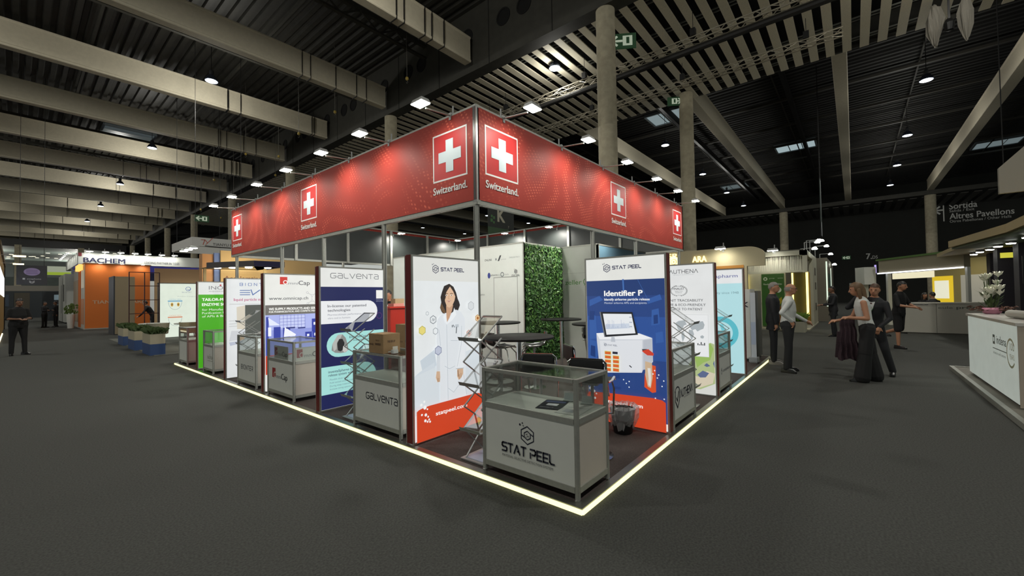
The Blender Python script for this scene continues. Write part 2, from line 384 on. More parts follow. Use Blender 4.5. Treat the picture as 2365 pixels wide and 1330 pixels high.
for x, y in ((4, 9.4), (4, -5.2), (-8, 24.4), (-8, 9.4), (-8, -5.2), (16, -5), (-20, 20), (-20, 45), (-8, 50), (4, 97), (-8, 75), (-8, 100)):   # lamps of the same rows overhead and behind the viewer
    light('lamp_light', 'SPOT', HIGHBAY_W, (x, y, 13.0), size=.25, spot=2.5, blend=.6, color=(1, .98, .9)); light('lamp_side_glow', 'POINT', HIGHBAY_W*.3, (x, y, 12.8), size=.4, color=(1, .98, .9))

TRM = mat('truss_metal', '#a39c8b', .5, .3)
# lighting trusses below the slats
def truss(name, x, y0, y1, z, label, tube):
    t = thing(name, label, 'truss', (x, y0, z)); L = y1-y0; c = ((-.17, 0), (.17, 0), (0, .3))
    for a_, b_ in c: MB().tube([(a_, 0, b_), (a_, L, b_)], .028, 6).build('chord', TRM, t)
    b = MB(); n = int(L/.5)
    for i in range(n):
        for (p, q) in ((0, 1), (1, 2), (2, 0)):
            s_, e_ = (c[p], c[q]) if i % 2 else (c[q], c[p])
            b.bar((s_[0], i*.5, s_[1]), (e_[0], i*.5+.5, e_[1]), .02)
    tag(b.build('lattice', TRM, t), kind='stuff')
    if tube: MB().tube([(.05, 0, -.22), (.05, L, -.22)], .13, 10).build('rolled_drape', dye('#1d1b19'), t)
    for i in range(int(L/5)):
        b = MB(); b.box(-.1, .1, -.1, .1, .3, .6); b.tube([(0, 0, .6), (0, 0, 16-z)], .012, 5)
        o = b.build('hoist', BLACK, t); o.location = (0, 1.2+5*i, 0)
truss('lighting_truss', 14.9, -3, 22, 11.75, 'lattice truss with a dark roll beneath it, under the slatted ceiling', True)
truss('lighting_truss', 18.4, -1.5, 22, 11.85, 'thinner lattice truss without a roll, farther under the slatted ceiling', False)
t = thing('wrapped_fixture', 'lamp fixture wrapped in white cloth under the slats at the top right', 'lamp', (20.6, -4.9, 12.1))
MB().lathe([(.001, -.3), (.12, -.28), (.16, 0), (.1, .15), (.001, .16)], 12, (.0, .2, -.1)).build('lamp_head', BLACK, t); MB().bar((0, .2, .0), (0, .2, .95), .06).build('hanger', BLACK, t)
for q, (dx, dy, r0) in enumerate(((0, .6, .26), (.1, -.25, .2))):
    b = MB(); rnd = random.Random(q); n = 18; rg = [(.05, .75), (r0*.5, .6), (r0, .2), (r0*.8, -.3), (r0*.25, -.75), (.02, -.9)]
    b.add([(dx+(r+rnd.uniform(-.05, .05))*math.cos(2*PI*i/n), dy+(r+rnd.uniform(-.06, .06))*math.sin(2*PI*i/n), z+rnd.uniform(-.06, .06)) for r, z in rg for i in range(n)], [(j*n+i, j*n+(i+1) % n, (j+1)*n+(i+1) % n, (j+1)*n+i) for j in range(len(rg)-1) for i in range(n)]); b.build('cloth_wrap', dye('#77736a', .8), t)
# hoists and rigging lines above the left end of the stand
def hoist_line(x, y, z, label):
    t = thing('rigging_line', label, 'rigging', (x, y, z), group='rigging lines under the beams')
    MB().tube([(0, 0, .12), (0, 0, 16.2-z)], .012, 5).build('chain', dye('#4c4a43'), t)
    MB().lathe([(.001, .1), (.06, .08), (.08, 0), (.05, -.06), (.001, -.08)], 10).build('hook_block', dye('#8f7a33'), t)
    MB().tube([(.0, 0, -.08), (.05, 0, -.14), (.0, 0, -.22), (-.05, 0, -.18)], .014, 6).build('hook', dye('#4c4a43'), t)
for i, (x, y, z) in enumerate(((9.2, 14.5, 12.0), (8.8, 20.6, 12.1), (7.6, 22.4, 11.0), (8.6, 27.8, 11.2), (7.2, 29.5, 11.4), (9.6, 31, 10.8), (6.8, 34.8, 10.6), (9.0, 38, 10.2), (7.7, 42, 9.6), (10, 45, 9.6))):
    hoist_line(x, y, z, 'thin rigging line with hook under the left beams, %s from the viewer' % ['first', 'second', 'third', 'fourth', 'fifth', 'sixth', 'seventh', 'eighth', 'ninth', 'tenth'][i])
# green exit signs
def exit_sign(x, y, z, u, n, label, s=1.0, flip=1):
    t = thing('exit_sign', label, 'sign', (x, y, z)); u = Vector(u); n = Vector(n)
    b = MB(); b.add([u*a_*s+Vector((0, 0, c_*s))+n*d for d in (0, -.06) for a_, c_ in ((-.55, -.3), (.55, -.3), (.55, .3), (-.55, .3))], [(0, 1, 2, 3), (7, 6, 5, 4), (0, 4, 5, 1), (1, 5, 6, 2), (2, 6, 7, 3), (3, 7, 4, 0)])
    b.build('box', mat('exit_green', '#27482c', .5, emit=.35), t)
    A = Art((0, 0, 0), u, (0, 0, 1), n, step=.003, lift=.006); W_ = mat('exit_white', '#c9d6bd', .5, emit=.45)
    f = flip
    A.line(W_, [(-.02*f*s, 0), (-.4*f*s, 0)], .09*s); A.line(W_, [(-.22*f*s, .17*s), (-.42*f*s, 0), (-.22*f*s, -.17*s)], .09*s)
    A.rect(W_, .14*f*s-.12*s, -.2*s, .14*f*s+.28*s-.02, .2*s); A.rect(mat('exit_green', '#27482c'), .14*f*s+.02*s, -.12*s, .14*f*s+.14*s, .14*s)
    A.build('pictogram', t)
    if y > 30: MB().tube([(0, .03, .3), (0, .03, 13.2-z)], .012, 5).build('hanger', BLACK, t)
exit_sign(12.9, 5.35, 11.8, (.55, -.83, 0), (-.83, -.55, 0), 'green exit sign mounted beside the tall concrete column')
exit_sign(21.4, 6.0, 12.6, (.55, -.83, 0), (-.83, -.55, 0), 'green exit sign on the second concrete column under the slats', .8, -1)
exit_sign(7.3, 40, 8.5, (1, 0, 0), (0, -1, 0), 'green exit sign hanging above the white hanging box sign', .9)
exit_sign(74.8, -.85, 6.45, (0, -1, 0), (-1, 0, 0), 'small green exit sign low on the dark far wall', .9)
# strip banner
t = thing('strip_banner', 'long thin white banner hanging edge-on from the right roof', 'banner', (30, -.08, 5.1))
MB().box(-.4, .4, -.02, .02, 0, 3.6).build('cloth', dye('#3d4a46'), t); MB().box(-.4, .4, -.022, .022, 0, .9).build('cloth_end', dye('#a9aeb0'), t)
b = MB(); b.tube([(-.35, 0, 3.6), (-.35, 0, 11.1)], .012, 5); b.tube([(.35, 0, 3.6), (.35, 0, 11.1)], .012, 5); b.build('line', BLACK, t)
# K banner
t = thing('aisle_banner', 'black hanging banner with a big K letter, seen under the fascia', 'banner', (15.3, 14, 5.46))
MB().box(-1.55, 1.55, 0, .06, .1, 1.9).build('cloth', dye('#1c211e'), t)
MB().box(-1.55, .9, .0, .05, -.5, .1).build('green_cloth', dye('#2f4a2e'), t)
A = Art((0, -.001, 0)); K_ = dye('#a8a493'); A.text(K_, 'K', -.45, .62, 1.05, .85, .03); A.text(K_, '7', .8, .2, .2)
for r_ in ((-1.3, .5, .25), (-1.0, .75, .22), (-1.25, .85, .2), (-1.0, .4, .18)): A.rect(dye('#3f6a3c'), r_[0], r_[1], r_[0]+r_[2], r_[1]+r_[2])
A.build('lettering', t)
b = MB()
for x in (-1.2, 1.2): b.tube([(x, .03, 1.9), (x, .03, 10.4)], .015, 5)
b.build('line', BLACK, t); t.scale = (.722, .722, .722)

# ---------------------------------------------------------------- the exhibition stand
PW, PL, PH = 9.2, 11.95, .045
t = thing('platform', 'low carpeted platform of the red stand with a glowing edge strip', 'platform')
MB().box(.07, PW-.02, .07, PL-.02, 0, PH-.004).build('carpet', mat('platform_carpet', '#4a4340', .95, grain=.2, gscale=80, bump=.3, spec=.15), t)
ED = mat('edge_aluminium', '#77786f', .32, .7, grain=.05)
MB().box(.008, .075, .008, PL, 0, PH).build('edge_profile', ED, t); MB().box(.075, PW, .008, .075, 0, PH).build('edge_profile', ED, t)
MB().box(.075, PW, PL-.06, PL, 0, PH).build('edge_profile', ED, t); MB().box(PW-.06, PW, .075, PL-.06, 0, PH).build('edge_profile', ED, t)
LED = mat('led_strip', '#fffbb5', .4, emit=STRIP_E)
MB().box(-.004, .006, .004, PL, .003, .038).build('light_strip', LED, t); MB().box(.008, PW-.15, -.004, .006, .003, .038).build('light_strip', LED, t)

# red fascia ring
FX, FY, FX1, FY1, FZ0, FZ1 = 1.115, 2.11, 9.42, 11.44, 2.825, 4.07
def redprint():
    m = bpy.data.materials.new('red_print'); m.use_nodes = True; nt = m.node_tree; b = nt.nodes['Principled BSDF']
    tc = nt.nodes.new('ShaderNodeTexCoord'); mp = nt.nodes.new('ShaderNodeMapping'); nt.links.new(tc.outputs['Object'], mp.inputs[0])
    nz = nt.nodes.new('ShaderNodeTexNoise'); nz.inputs['Scale'].default_value = .45; nz.inputs['Detail'].default_value = 1
    nt.links.new(mp.outputs[0], nz.inputs['Vector'])
    sc = nt.nodes.new('ShaderNodeVectorMath'); sc.operation = 'SCALE'; sc.inputs[3].default_value = 1.1; nt.links.new(nz.outputs['Color'], sc.inputs[0])
    ad = nt.nodes.new('ShaderNodeVectorMath'); ad.operation = 'ADD'; nt.links.new(mp.outputs[0], ad.inputs[0]); nt.links.new(sc.outputs[0], ad.inputs[1])
    vo = nt.nodes.new('ShaderNodeTexVoronoi'); vo.inputs['Scale'].default_value = 17; vo.inputs['Randomness'].default_value = .12
    mp2 = nt.nodes.new('ShaderNodeMapping'); mp2.inputs['Scale'].default_value = (.75, 1, 1.2); mp2.inputs['Rotation'].default_value = (0, .35, 0)
    nt.links.new(ad.outputs[0], mp2.inputs[0]); nt.links.new(mp2.outputs[0], vo.inputs['Vector'])
    r = nt.nodes.new('ShaderNodeValToRGB'); r.color_ramp.elements[0].position = .12; r.color_ramp.elements[0].color = (1, 1, 1, 1)
    r.color_ramp.elements[1].position = .36; r.color_ramp.elements[1].color = (0, 0, 0, 1); nt.links.new(vo.outputs['Distance'], r.inputs[0])
    n2 = nt.nodes.new('ShaderNodeTexNoise'); n2.inputs['Scale'].default_value = .7; nt.links.new(mp.outputs[0], n2.inputs['Vector'])
    r2 = nt.nodes.new('ShaderNodeValToRGB'); r2.color_ramp.elements[0].position = .38; r2.color_ramp.elements[1].position = .58; nt.links.new(n2.outputs['Fac'], r2.inputs[0])
    mu = nt.nodes.new('ShaderNodeMath'); mu.operation = 'MULTIPLY'; nt.links.new(r.outputs[0], mu.inputs[0]); nt.links.new(r2.outputs[0], mu.inputs[1])
    m2 = nt.nodes.new('ShaderNodeMath'); m2.operation = 'MULTIPLY'; m2.inputs[1].default_value = .95; nt.links.new(mu.outputs[0], m2.inputs[0])
    mx = nt.nodes.new('ShaderNodeMix'); mx.data_type = 'RGBA'; mx.inputs[6].default_value = (*lin('#93332a'), 1); mx.inputs[7].default_value = (*lin('#d0664f'), 1)
    nt.links.new(m2.outputs[0], mx.inputs[0]); nt.links.new(mx.outputs[2], b.inputs['Base Color'])
    b.inputs['Roughness'].default_value = .55; b.inputs['Specular IOR Level'].default_value = .2
    return m
RED = redprint()
FLAGRED = dye('#a81f1f', .5); FLAGW = dye('#b7c2c6', .5); LETW = dye('#cfcfcc', .5)
def fascia(name, label, loc, rz, L, logos, inner=DARKP):
    t = thing(name, label, 'fascia', loc, rz, 'red fascia of the stand'); H = FZ1-FZ0
    MB().box(.03, L-.005, -.0, .012, .03, H-.01).build('banner', RED, t)
    MB().box(.08, L-.08, .05, .062, .02, H-.1).build('inner_panel', inner, t)
    for z0, z1 in ((-.03, .03), (H-.02, H+.02)): MB().box(0, L, .006, .066, z0, z1).build('rail', ALU, t)
    for x in (.01, L-.05): MB().box(x-.01, x+.04, .0, .07, 0, H).build('corner_profile', STEEL, t)
    k = int(L/2)
    for i in range(1, k+1): MB().box(i*L/(k+1)-.04, i*L/(k+1)+.04, .045, .11, -.02, H).build('stile', ALU, t)
    for u in logos:
        A = Art((0, 0, 0), step=.0008, lift=.001)
        A.rect(FLAGRED, u, .385, u+.685, 1.045); fr = .022
        A.rect(LETW, u, .385, u+.685, .385+fr); A.rect(LETW, u, 1.045-fr, u+.685, 1.045); A.rect(LETW, u, .385+fr, u+fr, 1.045-fr); A.rect(LETW, u+.685-fr, .385+fr, u+.685, 1.045-fr)
        c, d = u+.345, .71; A.poly(FLAGW, [(c-.075, d-.22), (c+.075, d-.22), (c+.075, d-.075), (c+.225, d-.075), (c+.225, d+.075), (c+.075, d+.075), (c+.075, d+.225), (c-.075, d+.225), (c-.075, d+.075), (c-.225, d+.075), (c-.225, d-.075), (c-.075, d-.075)])
        A.text(LETW, 'Switzerland.', u+.005, .215, .1, .675, .022)
        A.build('flag_print', kid(t, 'banner'))
    return t
LL, LR = FY1-FY, FX1-FX
fascia('fascia', 'red fascia facing the left aisle with three white cross flags', (FX, FY1, FZ0), -PI/2, LL, [FY1-11.29, FY1-7.15, FY1-2.96])
fascia('fascia', 'red fascia facing the right aisle with three white cross flags', (FX, FY, FZ0), 0, LR, [1.275-FX, 4.915-FX, 8.56-FX])
fascia('fascia', 'black-backed fascia along the far end of the stand, seen from inside', (FX1, FY1, FZ0), PI, LR, [])
fascia('fascia', 'black-backed fascia along the far right side of the stand, seen from inside', (FX1, FY, FZ0), PI/2, LL, [])
# octagonal posts
def post(x, y, label):
    t = thing('stand_post', label, 'post', (x, y, PH-.004), 0, 'aluminium posts carrying the fascia'); b = MB()
    b.box(-.035, .035, -.035, .035, 0, FZ0-.03-PH, .018); b.build('shaft', ALU, t)
    b = MB()
    for s_ in (-1, 1): b.box(-.006, .006, s_*.0355-.001, s_*.0355+.001, 0, FZ0-.04-PH); b.box(s_*.0355-.001, s_*.0355+.001, -.006, .006, 0, FZ0-.04-PH)
    b.build('groove', dye('#3b3d3a'), t); MB().box(-.05, .05, -.05, .05, 0, .012, .01).build('foot', STEEL, t)
for i, y in enumerate((2.16, 4.24, 6.26, 8.2, 11.1)): post(FX+.035, y, 'aluminium post under the left red fascia, %s from its front corner' % ['at the corner, first', 'second', 'third', 'fourth', 'fifth'][i])
for i, x in enumerate((4.2, 6.17, 9.12)): post(x, FY+.04, 'aluminium post under the right red fascia, %s from the front corner' % ['second', 'third', 'last'][i])
for i, x in enumerate((4.15, 6.16)): post(x, FY1-.04-.25, 'aluminium post at the open far end of the stand, %s' % ['left one', 'right one'][i])
post(9.12, 6.1, 'aluminium post at the far right side inside the stand, nearer one'); post(9.12, 8.05, 'aluminium post at the far right side inside the stand, farther one'); post(9.12, FY1-.29, 'aluminium post at the far back corner of the stand')

# floodlights on arms
def flood():
    t = thing('floodlight', 'x', 'lamp')
    b = MB(); b.tube([(0, .04, .02), (0, -.1, .0), (0, -.42, -.03)], .011, 6); b.build('arm', ALU, t)
    b = MB(); b.box(-.02, .02, -.01, .06, -.05, .05); b.tube([(0, .05, .02), (0, .05, .16)], .012, 6); b.build('clamp', STEEL, t)
    b = MB(); b.add([(x, y, z) for z, dx, dy in ((.0, .11, .075), (.05, .09, .055)) for x, y in ((-dx, -.5-dy), (dx, -.5-dy), (dx, -.5+dy), (-dx, -.5+dy))],
          [(4, 5, 6, 7), (0, 1, 5, 4), (1, 2, 6, 5), (2, 3, 7, 6), (3, 0, 4, 7)]); b.build('housing', STEEL, t)
    MB().box(-.1, .1, -.57, -.43, -.012, .002).build('lens', LAMP, kid(t, 'housing'))
    return t
f0 = flood(); used = [False]
def place_flood(x, y, rz, label, power=1.0, z=4.06, aim_in=True):
    t = f0 if not used[0] else clone(f0)
    used[0] = True
    t.location = (x, y, z); t.rotation_euler = (0, 0, rz); t['label'] = label; t['group'] = 'white floodlights on arms along the fascia'
    light('flood_beam', 'SPOT', FLOOD_W*power, (0, -.5, -.03), t, (0, -.12, -1.0) if aim_in else (0, -2.9, -1.9), .06, 2.6 if aim_in else 1.9, .9)
N = ['first', 'second', 'third', 'fourth', 'fifth', 'sixth', 'seventh']
for i, y in enumerate((2.592, 4.03, 5.24, 6.63, 8.1, 9.66, 11.05)): place_flood(FX, y, -PI/2, 'white floodlight on an arm above the left red fascia, %s from the front corner' % N[i])
for i, x in enumerate((1.662, 3.135, 4.59, 6.08, 7.46, 8.88)): place_flood(x, FY, 0, 'white floodlight on an arm above the right red fascia, %s from the front corner' % N[i])
for i, y in enumerate((6.31, 8.27)): place_flood(FX1-.06, y, -PI/2, 'white floodlight inside the stand along its far right side, %s' % ['nearer one', 'farther one'][i], 7, 3.93)
for i, x in enumerate((6.21, 8.95)): place_flood(x, FY1-.06, 0, 'white floodlight inside the stand along its far end, %s' % ['left one', 'right one'][i], 7, 3.93)

for i, y in enumerate((4.4, 7.4, 10)): place_flood(FX+.07, y, PI/2, 'added white floodlight hidden inside the left red fascia, %s' % N[i], 11, 3.9, False)  # unseen floods added behind the fascia to brighten the inner walls
for i, x in enumerate((3.2, 6.2)): place_flood(x, FY+.07, PI, 'added white floodlight hidden inside the right red fascia, %s' % N[i], 18, 3.9, False)  # likewise added out of sight, lifts the hedge and partner walls
# room walls inside the stand
def wall_panel(name, label, pts, m, z1=2.8, parts=()):
    (x0, y0), (x1, y1) = pts
    L = math.hypot(x1-x0, y1-y0); rz = math.atan2(y1-y0, x1-x0)
    t = thing(name, label, 'wall panel', (x0, y0, PH), rz); MB().box(0, L, .0, .05, 0, z1-PH).build('panel', m, t)
    for x in (0, L-.03): MB().box(x, x+.03, -.004, .054, 0, z1-PH+.01).build('stile', ALU, t)
    MB().box(0, L, -.004, .054, z1-PH-.005, z1-PH+.03).build('top_rail', ALU, t)
    return t, L
t, L = wall_panel('storage_room_wall', 'pale grey wall with a flush door and rows of small logos', ((4.63, 9.1), (4.63, 4.11)), GREYP)
A = Art((0, 0, 0)); INKD = dye('#33363a'); u0 = L-1.3
# flush door outline
for r_ in ((u0+.38, 0, u0+.395, 2.02), (u0+1.1, 0, u0+1.115, 2.02), (u0+.38, 2.005, u0+1.115, 2.02)): A.rect(dye('#7c807c'), *r_)
A.text(INKD, 'ONLINK', u0+.1, 2.42, .05, .24, .01); A.rect(dye('#6f7478'), u0+.45, 2.42, u0+.49, 2.47); A.poly(INKD, [(u0+.52, 2.4), (u0+.57, 2.4), (u0+.64, 2.53), (u0+.59, 2.53)]); A.text(dye('#8a8e90'), 'partner', u0+.63, 2.42, .035, .16)
A.text(dye('#7e8284'), 'SWISS BIOTECH', u0+.88, 2.44, .035, .3)
A.disc(dye('#26337a'), u0+.24, 2.07, .045, .07); A.text(INKD, 'pharm', u0+.3, 2.06, .04, .2); A.ring(dye('#5c6166'), u0+.66, 2.08, .055, .018); A.text(dye('#8a8e90'), 'the', u0+.5, 2.06, .035, .08); A.text(dye('#8a8e90'), 'lab', u0+.74, 2.06, .035, .12)
hexlogo(A, INKD, u0+1.07, 2.13, .05, .009); A.text(INKD, 'STAT PEEL', u0+.95, 2.02, .04, .24, .01)
for v in (2.42, 2.06): A.text(dye('#8a8e90'), 'contract labs', u0-.62, v, .04, .35); A.line(INKD, [(u0-.2, v), (u0-.2, v+.09), (u0-.15, v), (u0-.12, v+.06)], .008)
for v in (1.6, 1.05): A.text(INKD, 'logistics', u0-.1, v, .04, .2)
A.build('logo_print', t)
MB().box(u0+1.02, u0+1.07, -.05, 0, .98, 1.0).build('door_handle', STEEL, t)
GREEN = mat('hedge_backing', '#12240e', .9)
t, L = wall_panel('green_wall', 'artificial hedge wall of small green leaves beside the grey wall', ((4.66, 4.13), (6.16, 4.13)), GREEN)
b = MB(); rnd = random.Random(3)
for i in range(6500):
    x, z = rnd.uniform(.0, L), rnd.uniform(.0, 2.74); y = -rnd.uniform(.0, .06); l = rnd.uniform(.03, .055); an = rnd.uniform(0, 2*PI); ti = rnd.uniform(-.7, .7)
    dx, dz = math.cos(an)*l, math.sin(an)*l; px, pz = -math.sin(an)*l*.38, math.cos(an)*l*.38
    b.cur = rnd.choice((0, 0, 1, 1, 2, 3))
    b.add([(x-dx, y, z-dz), (x+px, y-.012-.02*ti, z+pz), (x+dx, y-.03*abs(ti)-.02, z+dz), (x-px, y-.012+.02*ti, z-pz)], [(0, 1, 2, 3)])
tag(b.build('foliage', [dye('#2c5220', .55), dye('#3d6b2a', .5), dye('#1b3814', .6), dye('#5b8138', .5)], t), kind='stuff')
t, L = wall_panel('partner_wall', 'white wall with green lettering behind the bar tables', ((6.16, 4.1), (6.16, 3.12)), WHITEP)
A = Art(); A.text(dye('#4f8a3c'), 'zeller', .1, 1.83, .115, .47, .004); A.ring(dye('#4f8a3c'), .7, 1.89, .085, .018); A.line(dye('#4f8a3c'), [(.64, 1.8), (.77, 1.99)], .012)
A.rect(dye('#8d918c'), .0, 2.105, L, 2.11); A.build('lettering', t)
t, L = wall_panel('blue_wall', 'pale blue wall behind the right aluminium posts', ((6.2, 3.08), (9.08, 3.08)), mat('blue_gradient', '#5f8296', .6, grain=.12, gscale=1.2))

# ---------------------------------------------------------------- backlit display boxes
RB = mat('red_side', '#7a1b19', .45, emit=.10)
def lightbox(label, loc, rz, top, back='#d9dad5', w_=1.035, h_=2.03, d=.125):
    t = thing('backlit_display', label, 'display panel', loc, rz, 'backlit display boxes of the stand')
    MB().box(.018, w_-.018, .004, d-.004, .02, h_-.018).build('core', top, t)
    b = MB()
    for x in (0, w_-.02):
        for y in (0, d-.014): b.box(x, x+.02, y, y+.014, 0, h_)
    for z in (0, h_-.02):
        for y in (0, d-.014): b.box(.02, w_-.02, y, y+.014, z, z+.02)
    b.build('frame', ALU, t)
    MB().box(-.002, .012, .016, d-.016, .01, h_-.006).build('side_panel', RB, t); MB().box(w_-.012, w_+.002, .016, d-.016, .01, h_-.006).build('side_panel', RB, t); MB().box(.012, w_-.012, .016, d-.016, h_-.012, h_+.002).build('top_panel', RB, t)
    b = MB().box(.03, .06, .03, .06, -.001, .02); b.box(w_-.06, w_-.03, .03, .06, -.001, .02); b.build('foot', BLACK, t)
    Art((w_, d, 0), (-1, 0, 0), (0, 0, 1), (0, 1, 0)).rect(ink(back), .02, .02, w_-.02, h_-.02).build('back_print', t)
    return t
LB = lambda hx: mat('lit_' + hx, '#' + hx, .35, emit=PRINT_E, grain=.03, gscale=4)
NAVY = '#1a1c44'
def put_person_print(A):
    A.poly('#d9dee2', [(.368, .38), (.37, .6), (.367, 1.015), (.33, 1.02), (.326, 1.062), (.334, 1.303), (.378, 1.353), (.461, 1.39), (.588, 1.442), (.712, 1.384), (.764, 1.311), (.782, 1.02), (.772, .72), (.768, .6), (.775, .38)])
    A.poly('#cdd3d8', [(.33, 1.02), (.318, .74), (.37, .735), (.372, 1.02)]); A.poly('#dfe3e6', [(.7, 1.1), (.61, .72), (.735, .715), (.782, 1.02)])
    A.poly('#c9a98c', [(.321, .736), (.308, .667), (.331, .612), (.366, .612), (.372, .66), (.368, .73)]); A.line('#8d6a50', [(.335, .66), (.34, .62)], .006); A.line('#8d6a50', [(.352, .655), (.354, .618)], .005)
    A.poly('#c9a98c', [(.631, .722), (.628, .634), (.652, .587), (.672, .592), (.692, .605), (.726, .648), (.727, .711)]); A.line('#8d6a50', [(.662, .65), (.664, .6)], .006); A.line('#8d6a50', [(.69, .66), (.69, .612)], .006); A.line('#7b5a42', [(.64, .7), (.648, .63)], .01)
    A.line('#a9b0b6', [(.61, .724), (.735, .716)], .008)
    A.poly('#2f2823', [(.522, 1.722), (.442, 1.694), (.41, 1.626), (.387, 1.567), (.398, 1.508), (.378, 1.449), (.398, 1.404), (.422, 1.38), (.466, 1.386), (.55, 1.38), (.618, 1.418), (.655, 1.408), (.687, 1.47), (.672, 1.51), (.652, 1.543), (.627, 1.62), (.587, 1.687)])
    A.poly('#c39a7c', [(.47, 1.468), (.474, 1.27), (.515, 1.323), (.556, 1.405), (.578, 1.473)])
    A.poly('#d9b596', [(.531, 1.69), (.489, 1.645), (.452, 1.585), (.452, 1.521), (.478, 1.461), (.517, 1.442), (.568, 1.473), (.6, 1.526), (.612, 1.572), (.583, 1.63)])
    A.poly('#2f2823', [(.522, 1.715), (.47, 1.69), (.43, 1.6), (.446, 1.53), (.463, 1.56), (.47, 1.62), (.531, 1.69)]); A.poly('#6a5138', [(.4, 1.41), (.378, 1.45), (.4, 1.5), (.43, 1.45), (.46, 1.4), (.44, 1.375)])
    for x in (.475, .55): A.disc('#f0ece6', x, 1.588, .017, .007, 10); A.disc('#3a2a20', x, 1.588, .007, .007, 8); A.line('#4d3828', [(x-.022, 1.605), (x, 1.611), (x+.022, 1.605)], .006)
    A.line('#b58868', [(.508, 1.585), (.502, 1.55), (.516, 1.545)], .005); A.poly('#a0574c', [(.468, 1.524), (.508, 1.527), (.545, 1.526), (.508, 1.51)]); A.line('#ead9d0', [(.482, 1.521), (.53, 1.522)], .004)
    A.poly('#e6eaec', [(.461, 1.382), (.43, 1.34), (.467, 1.25), (.474, 1.28)]); A.poly('#e6eaec', [(.588, 1.442), (.62, 1.36), (.56, 1.3), (.467, 1.25), (.555, 1.345)])
    for p in ([(.467, 1.25), (.47, .9), (.475, .39)], [(.35, 1.2), (.372, 1.02)], [(.7, 1.22), (.69, 1.0), (.62, .75)], [(.43, .78), (.5, .74), (.58, .76)], [(.48, .52), (.56, .46), (.64, .53)], [(.525, 1.062), (.632, 1.052)], [(.72, .64), (.765, .4)]): A.line('#b4bcc3', p, .006)
    A.line('#5b6268', [(.55, 1.235), (.55, 1.22)], .014); A.line('#5b6268', [(.565, 1.24), (.582, 1.215)], .01); A.rect('#b9c0c6', .595, 1.21, .65, 1.245); A.line('#4a4f55', [(.615, 1.211), (.608, 1.145)], .012)
X0 = .06
t = lightbox('backlit white panel showing a smiling woman in a lab coat', (X0, 2.071, PH), 0, LB('dfe3e4'))
A = Art((0, .004, 0)); A.rect('#d8d9d4', .022, 1.75, 1.013, 2.008); A.poly('#d0d8dd', [(.022, .3), (1.013, .3), (1.013, .95), (.5, .85), (.022, .72)]); A.poly('#c3cdd5', [(.1, .88), (.3, .98), (.33, .8), (.13, .76)]); A.poly('#cad3da', [(.022, .72), (.3, .78), (.3, .84), (.09, .76)])
hexlogo(A, NAVY, .331, 1.885, .05, .008); A.strokes(NAVY, 'STAT PEEL', .405, 1.867, .037, .37, .009)
put_person_print(A)
for u, v, r, c1, c2 in ((.113, 1.21, .052, '#e0d27a', '#b9b05a'), (.265, 1.318, .05, None, '#7b8289'), (.295, 1.189, .042, None, '#a2a8ad'), (.855, 1.456, .058, '#d3d7d9', '#b4b8bb'), (.965, 1.301, .046, '#e3c9a0', '#b6884a'), (.81, 1.123, .045, '#e3c4bb', '#b98a80'), (.329, .97, .055, '#b9bfd0', '#7b829b'), (.18, 1.391, .025, None, '#b9bfc3')):
    if c1: A.hexa(c1, u, v, r)
    A.hexa(c2, u, v, r, .009)
A.line('#7b8289', [(.245, 1.305), (.258, 1.335), (.268, 1.305), (.285, 1.33)], .006); A.disc('#a5652c', .965, 1.301, .02, n=8); A.disc('#b55340', .81, 1.118, .018, n=8)
ORG = '#cc4425'
A.poly(ORG, [(.022, .022), (1.013, .022), (1.013, .352), (.96, .378), (.906, .384), (.2, .384), (.112, .378), (.05, .366), (.022, .35)])
for (u, v), r in zip([(.089, .307), (.141, .296), (.172, .27), (.185, .237), (.133, .235), (.163, .219), (.196, .211), (.128, .379), (.161, .354), (.119, .442), (.079, .416)], (.012, .017, .011, .011, .016, .012, .012, .022, .01, .013, .016)): A.disc('#eef0ef', u, v, r, n=12)
A.text('#f0efec', 'statpeel.com', .278, .258, .044, .475, .025)
A.build('front_print', kid(t, 'core'))
# blue instrument panel
Y1 = 1.09
t = lightbox('backlit blue panel showing a white box instrument with a tablet', (2.021, Y1, PH), -PI/2, LB('dedfda'))
A = Art((0, .004, 0)); A.rect('#28437e', .022, .1, 1.013, 1.74); A.rect('#2d4f92', .022, .8, 1.013, 1.3); A.rect('#223a6e', .022, 1.55, 1.013, 1.74)
for p in ([(.05, 1.0), (.16, 1.02), (.14, 1.3), (.06, 1.36)], [(.85, 1.2), (.95, 1.22), (.94, 1.4), (.86, 1.38)], [(.06, 1.42), (.25, 1.5), (.2, 1.55), (.06, 1.5)], [(.82, 1.45), (.98, 1.5), (.96, 1.56), (.8, 1.5)], [(.03, .7), (.15, .62), (.16, .98), (.05, 1.0)], [(.9, 1.0), (.99, 1.02), (.98, 1.14), (.9, 1.12)]): A.poly('#345a9e', p)
for p in ([(.05, 1.25), (.12, 1.25), (.13, 1.36), (.06, 1.36)], [(.88, 1.22), (.93, 1.23), (.93, 1.33), (.88, 1.32)], [(.36, .55), (.45, .55), (.45, .6), (.36, .6)], [(.06, .8), (.13, .78), (.13, .92), (.07, .93)], [(.36, .42), (.46, .42), (.46, .45), (.36, .45)]): A.poly('#213b74', p)
A.line('#4068a8', [(.7, 1.74), (.82, 1.5)], .004); A.line('#4068a8', [(.52, 1.74), (.525, 1.6)], .02)
hexlogo(A, NAVY, .311, 1.89, .052, .009); A.strokes(NAVY, 'STAT PEEL', .39, 1.874, .036, .37, .009)
A.text('#f3f3f0', 'Identifier P', .274, 1.548, .065, .485, .035); A.text('#eef0f0', 'Identify airborne particle release', .273, 1.492, .028, .57, .022); A.text('#cdd6e4', 'Monitor airborne APIs and excipients.', .274, 1.452, .022, .54)
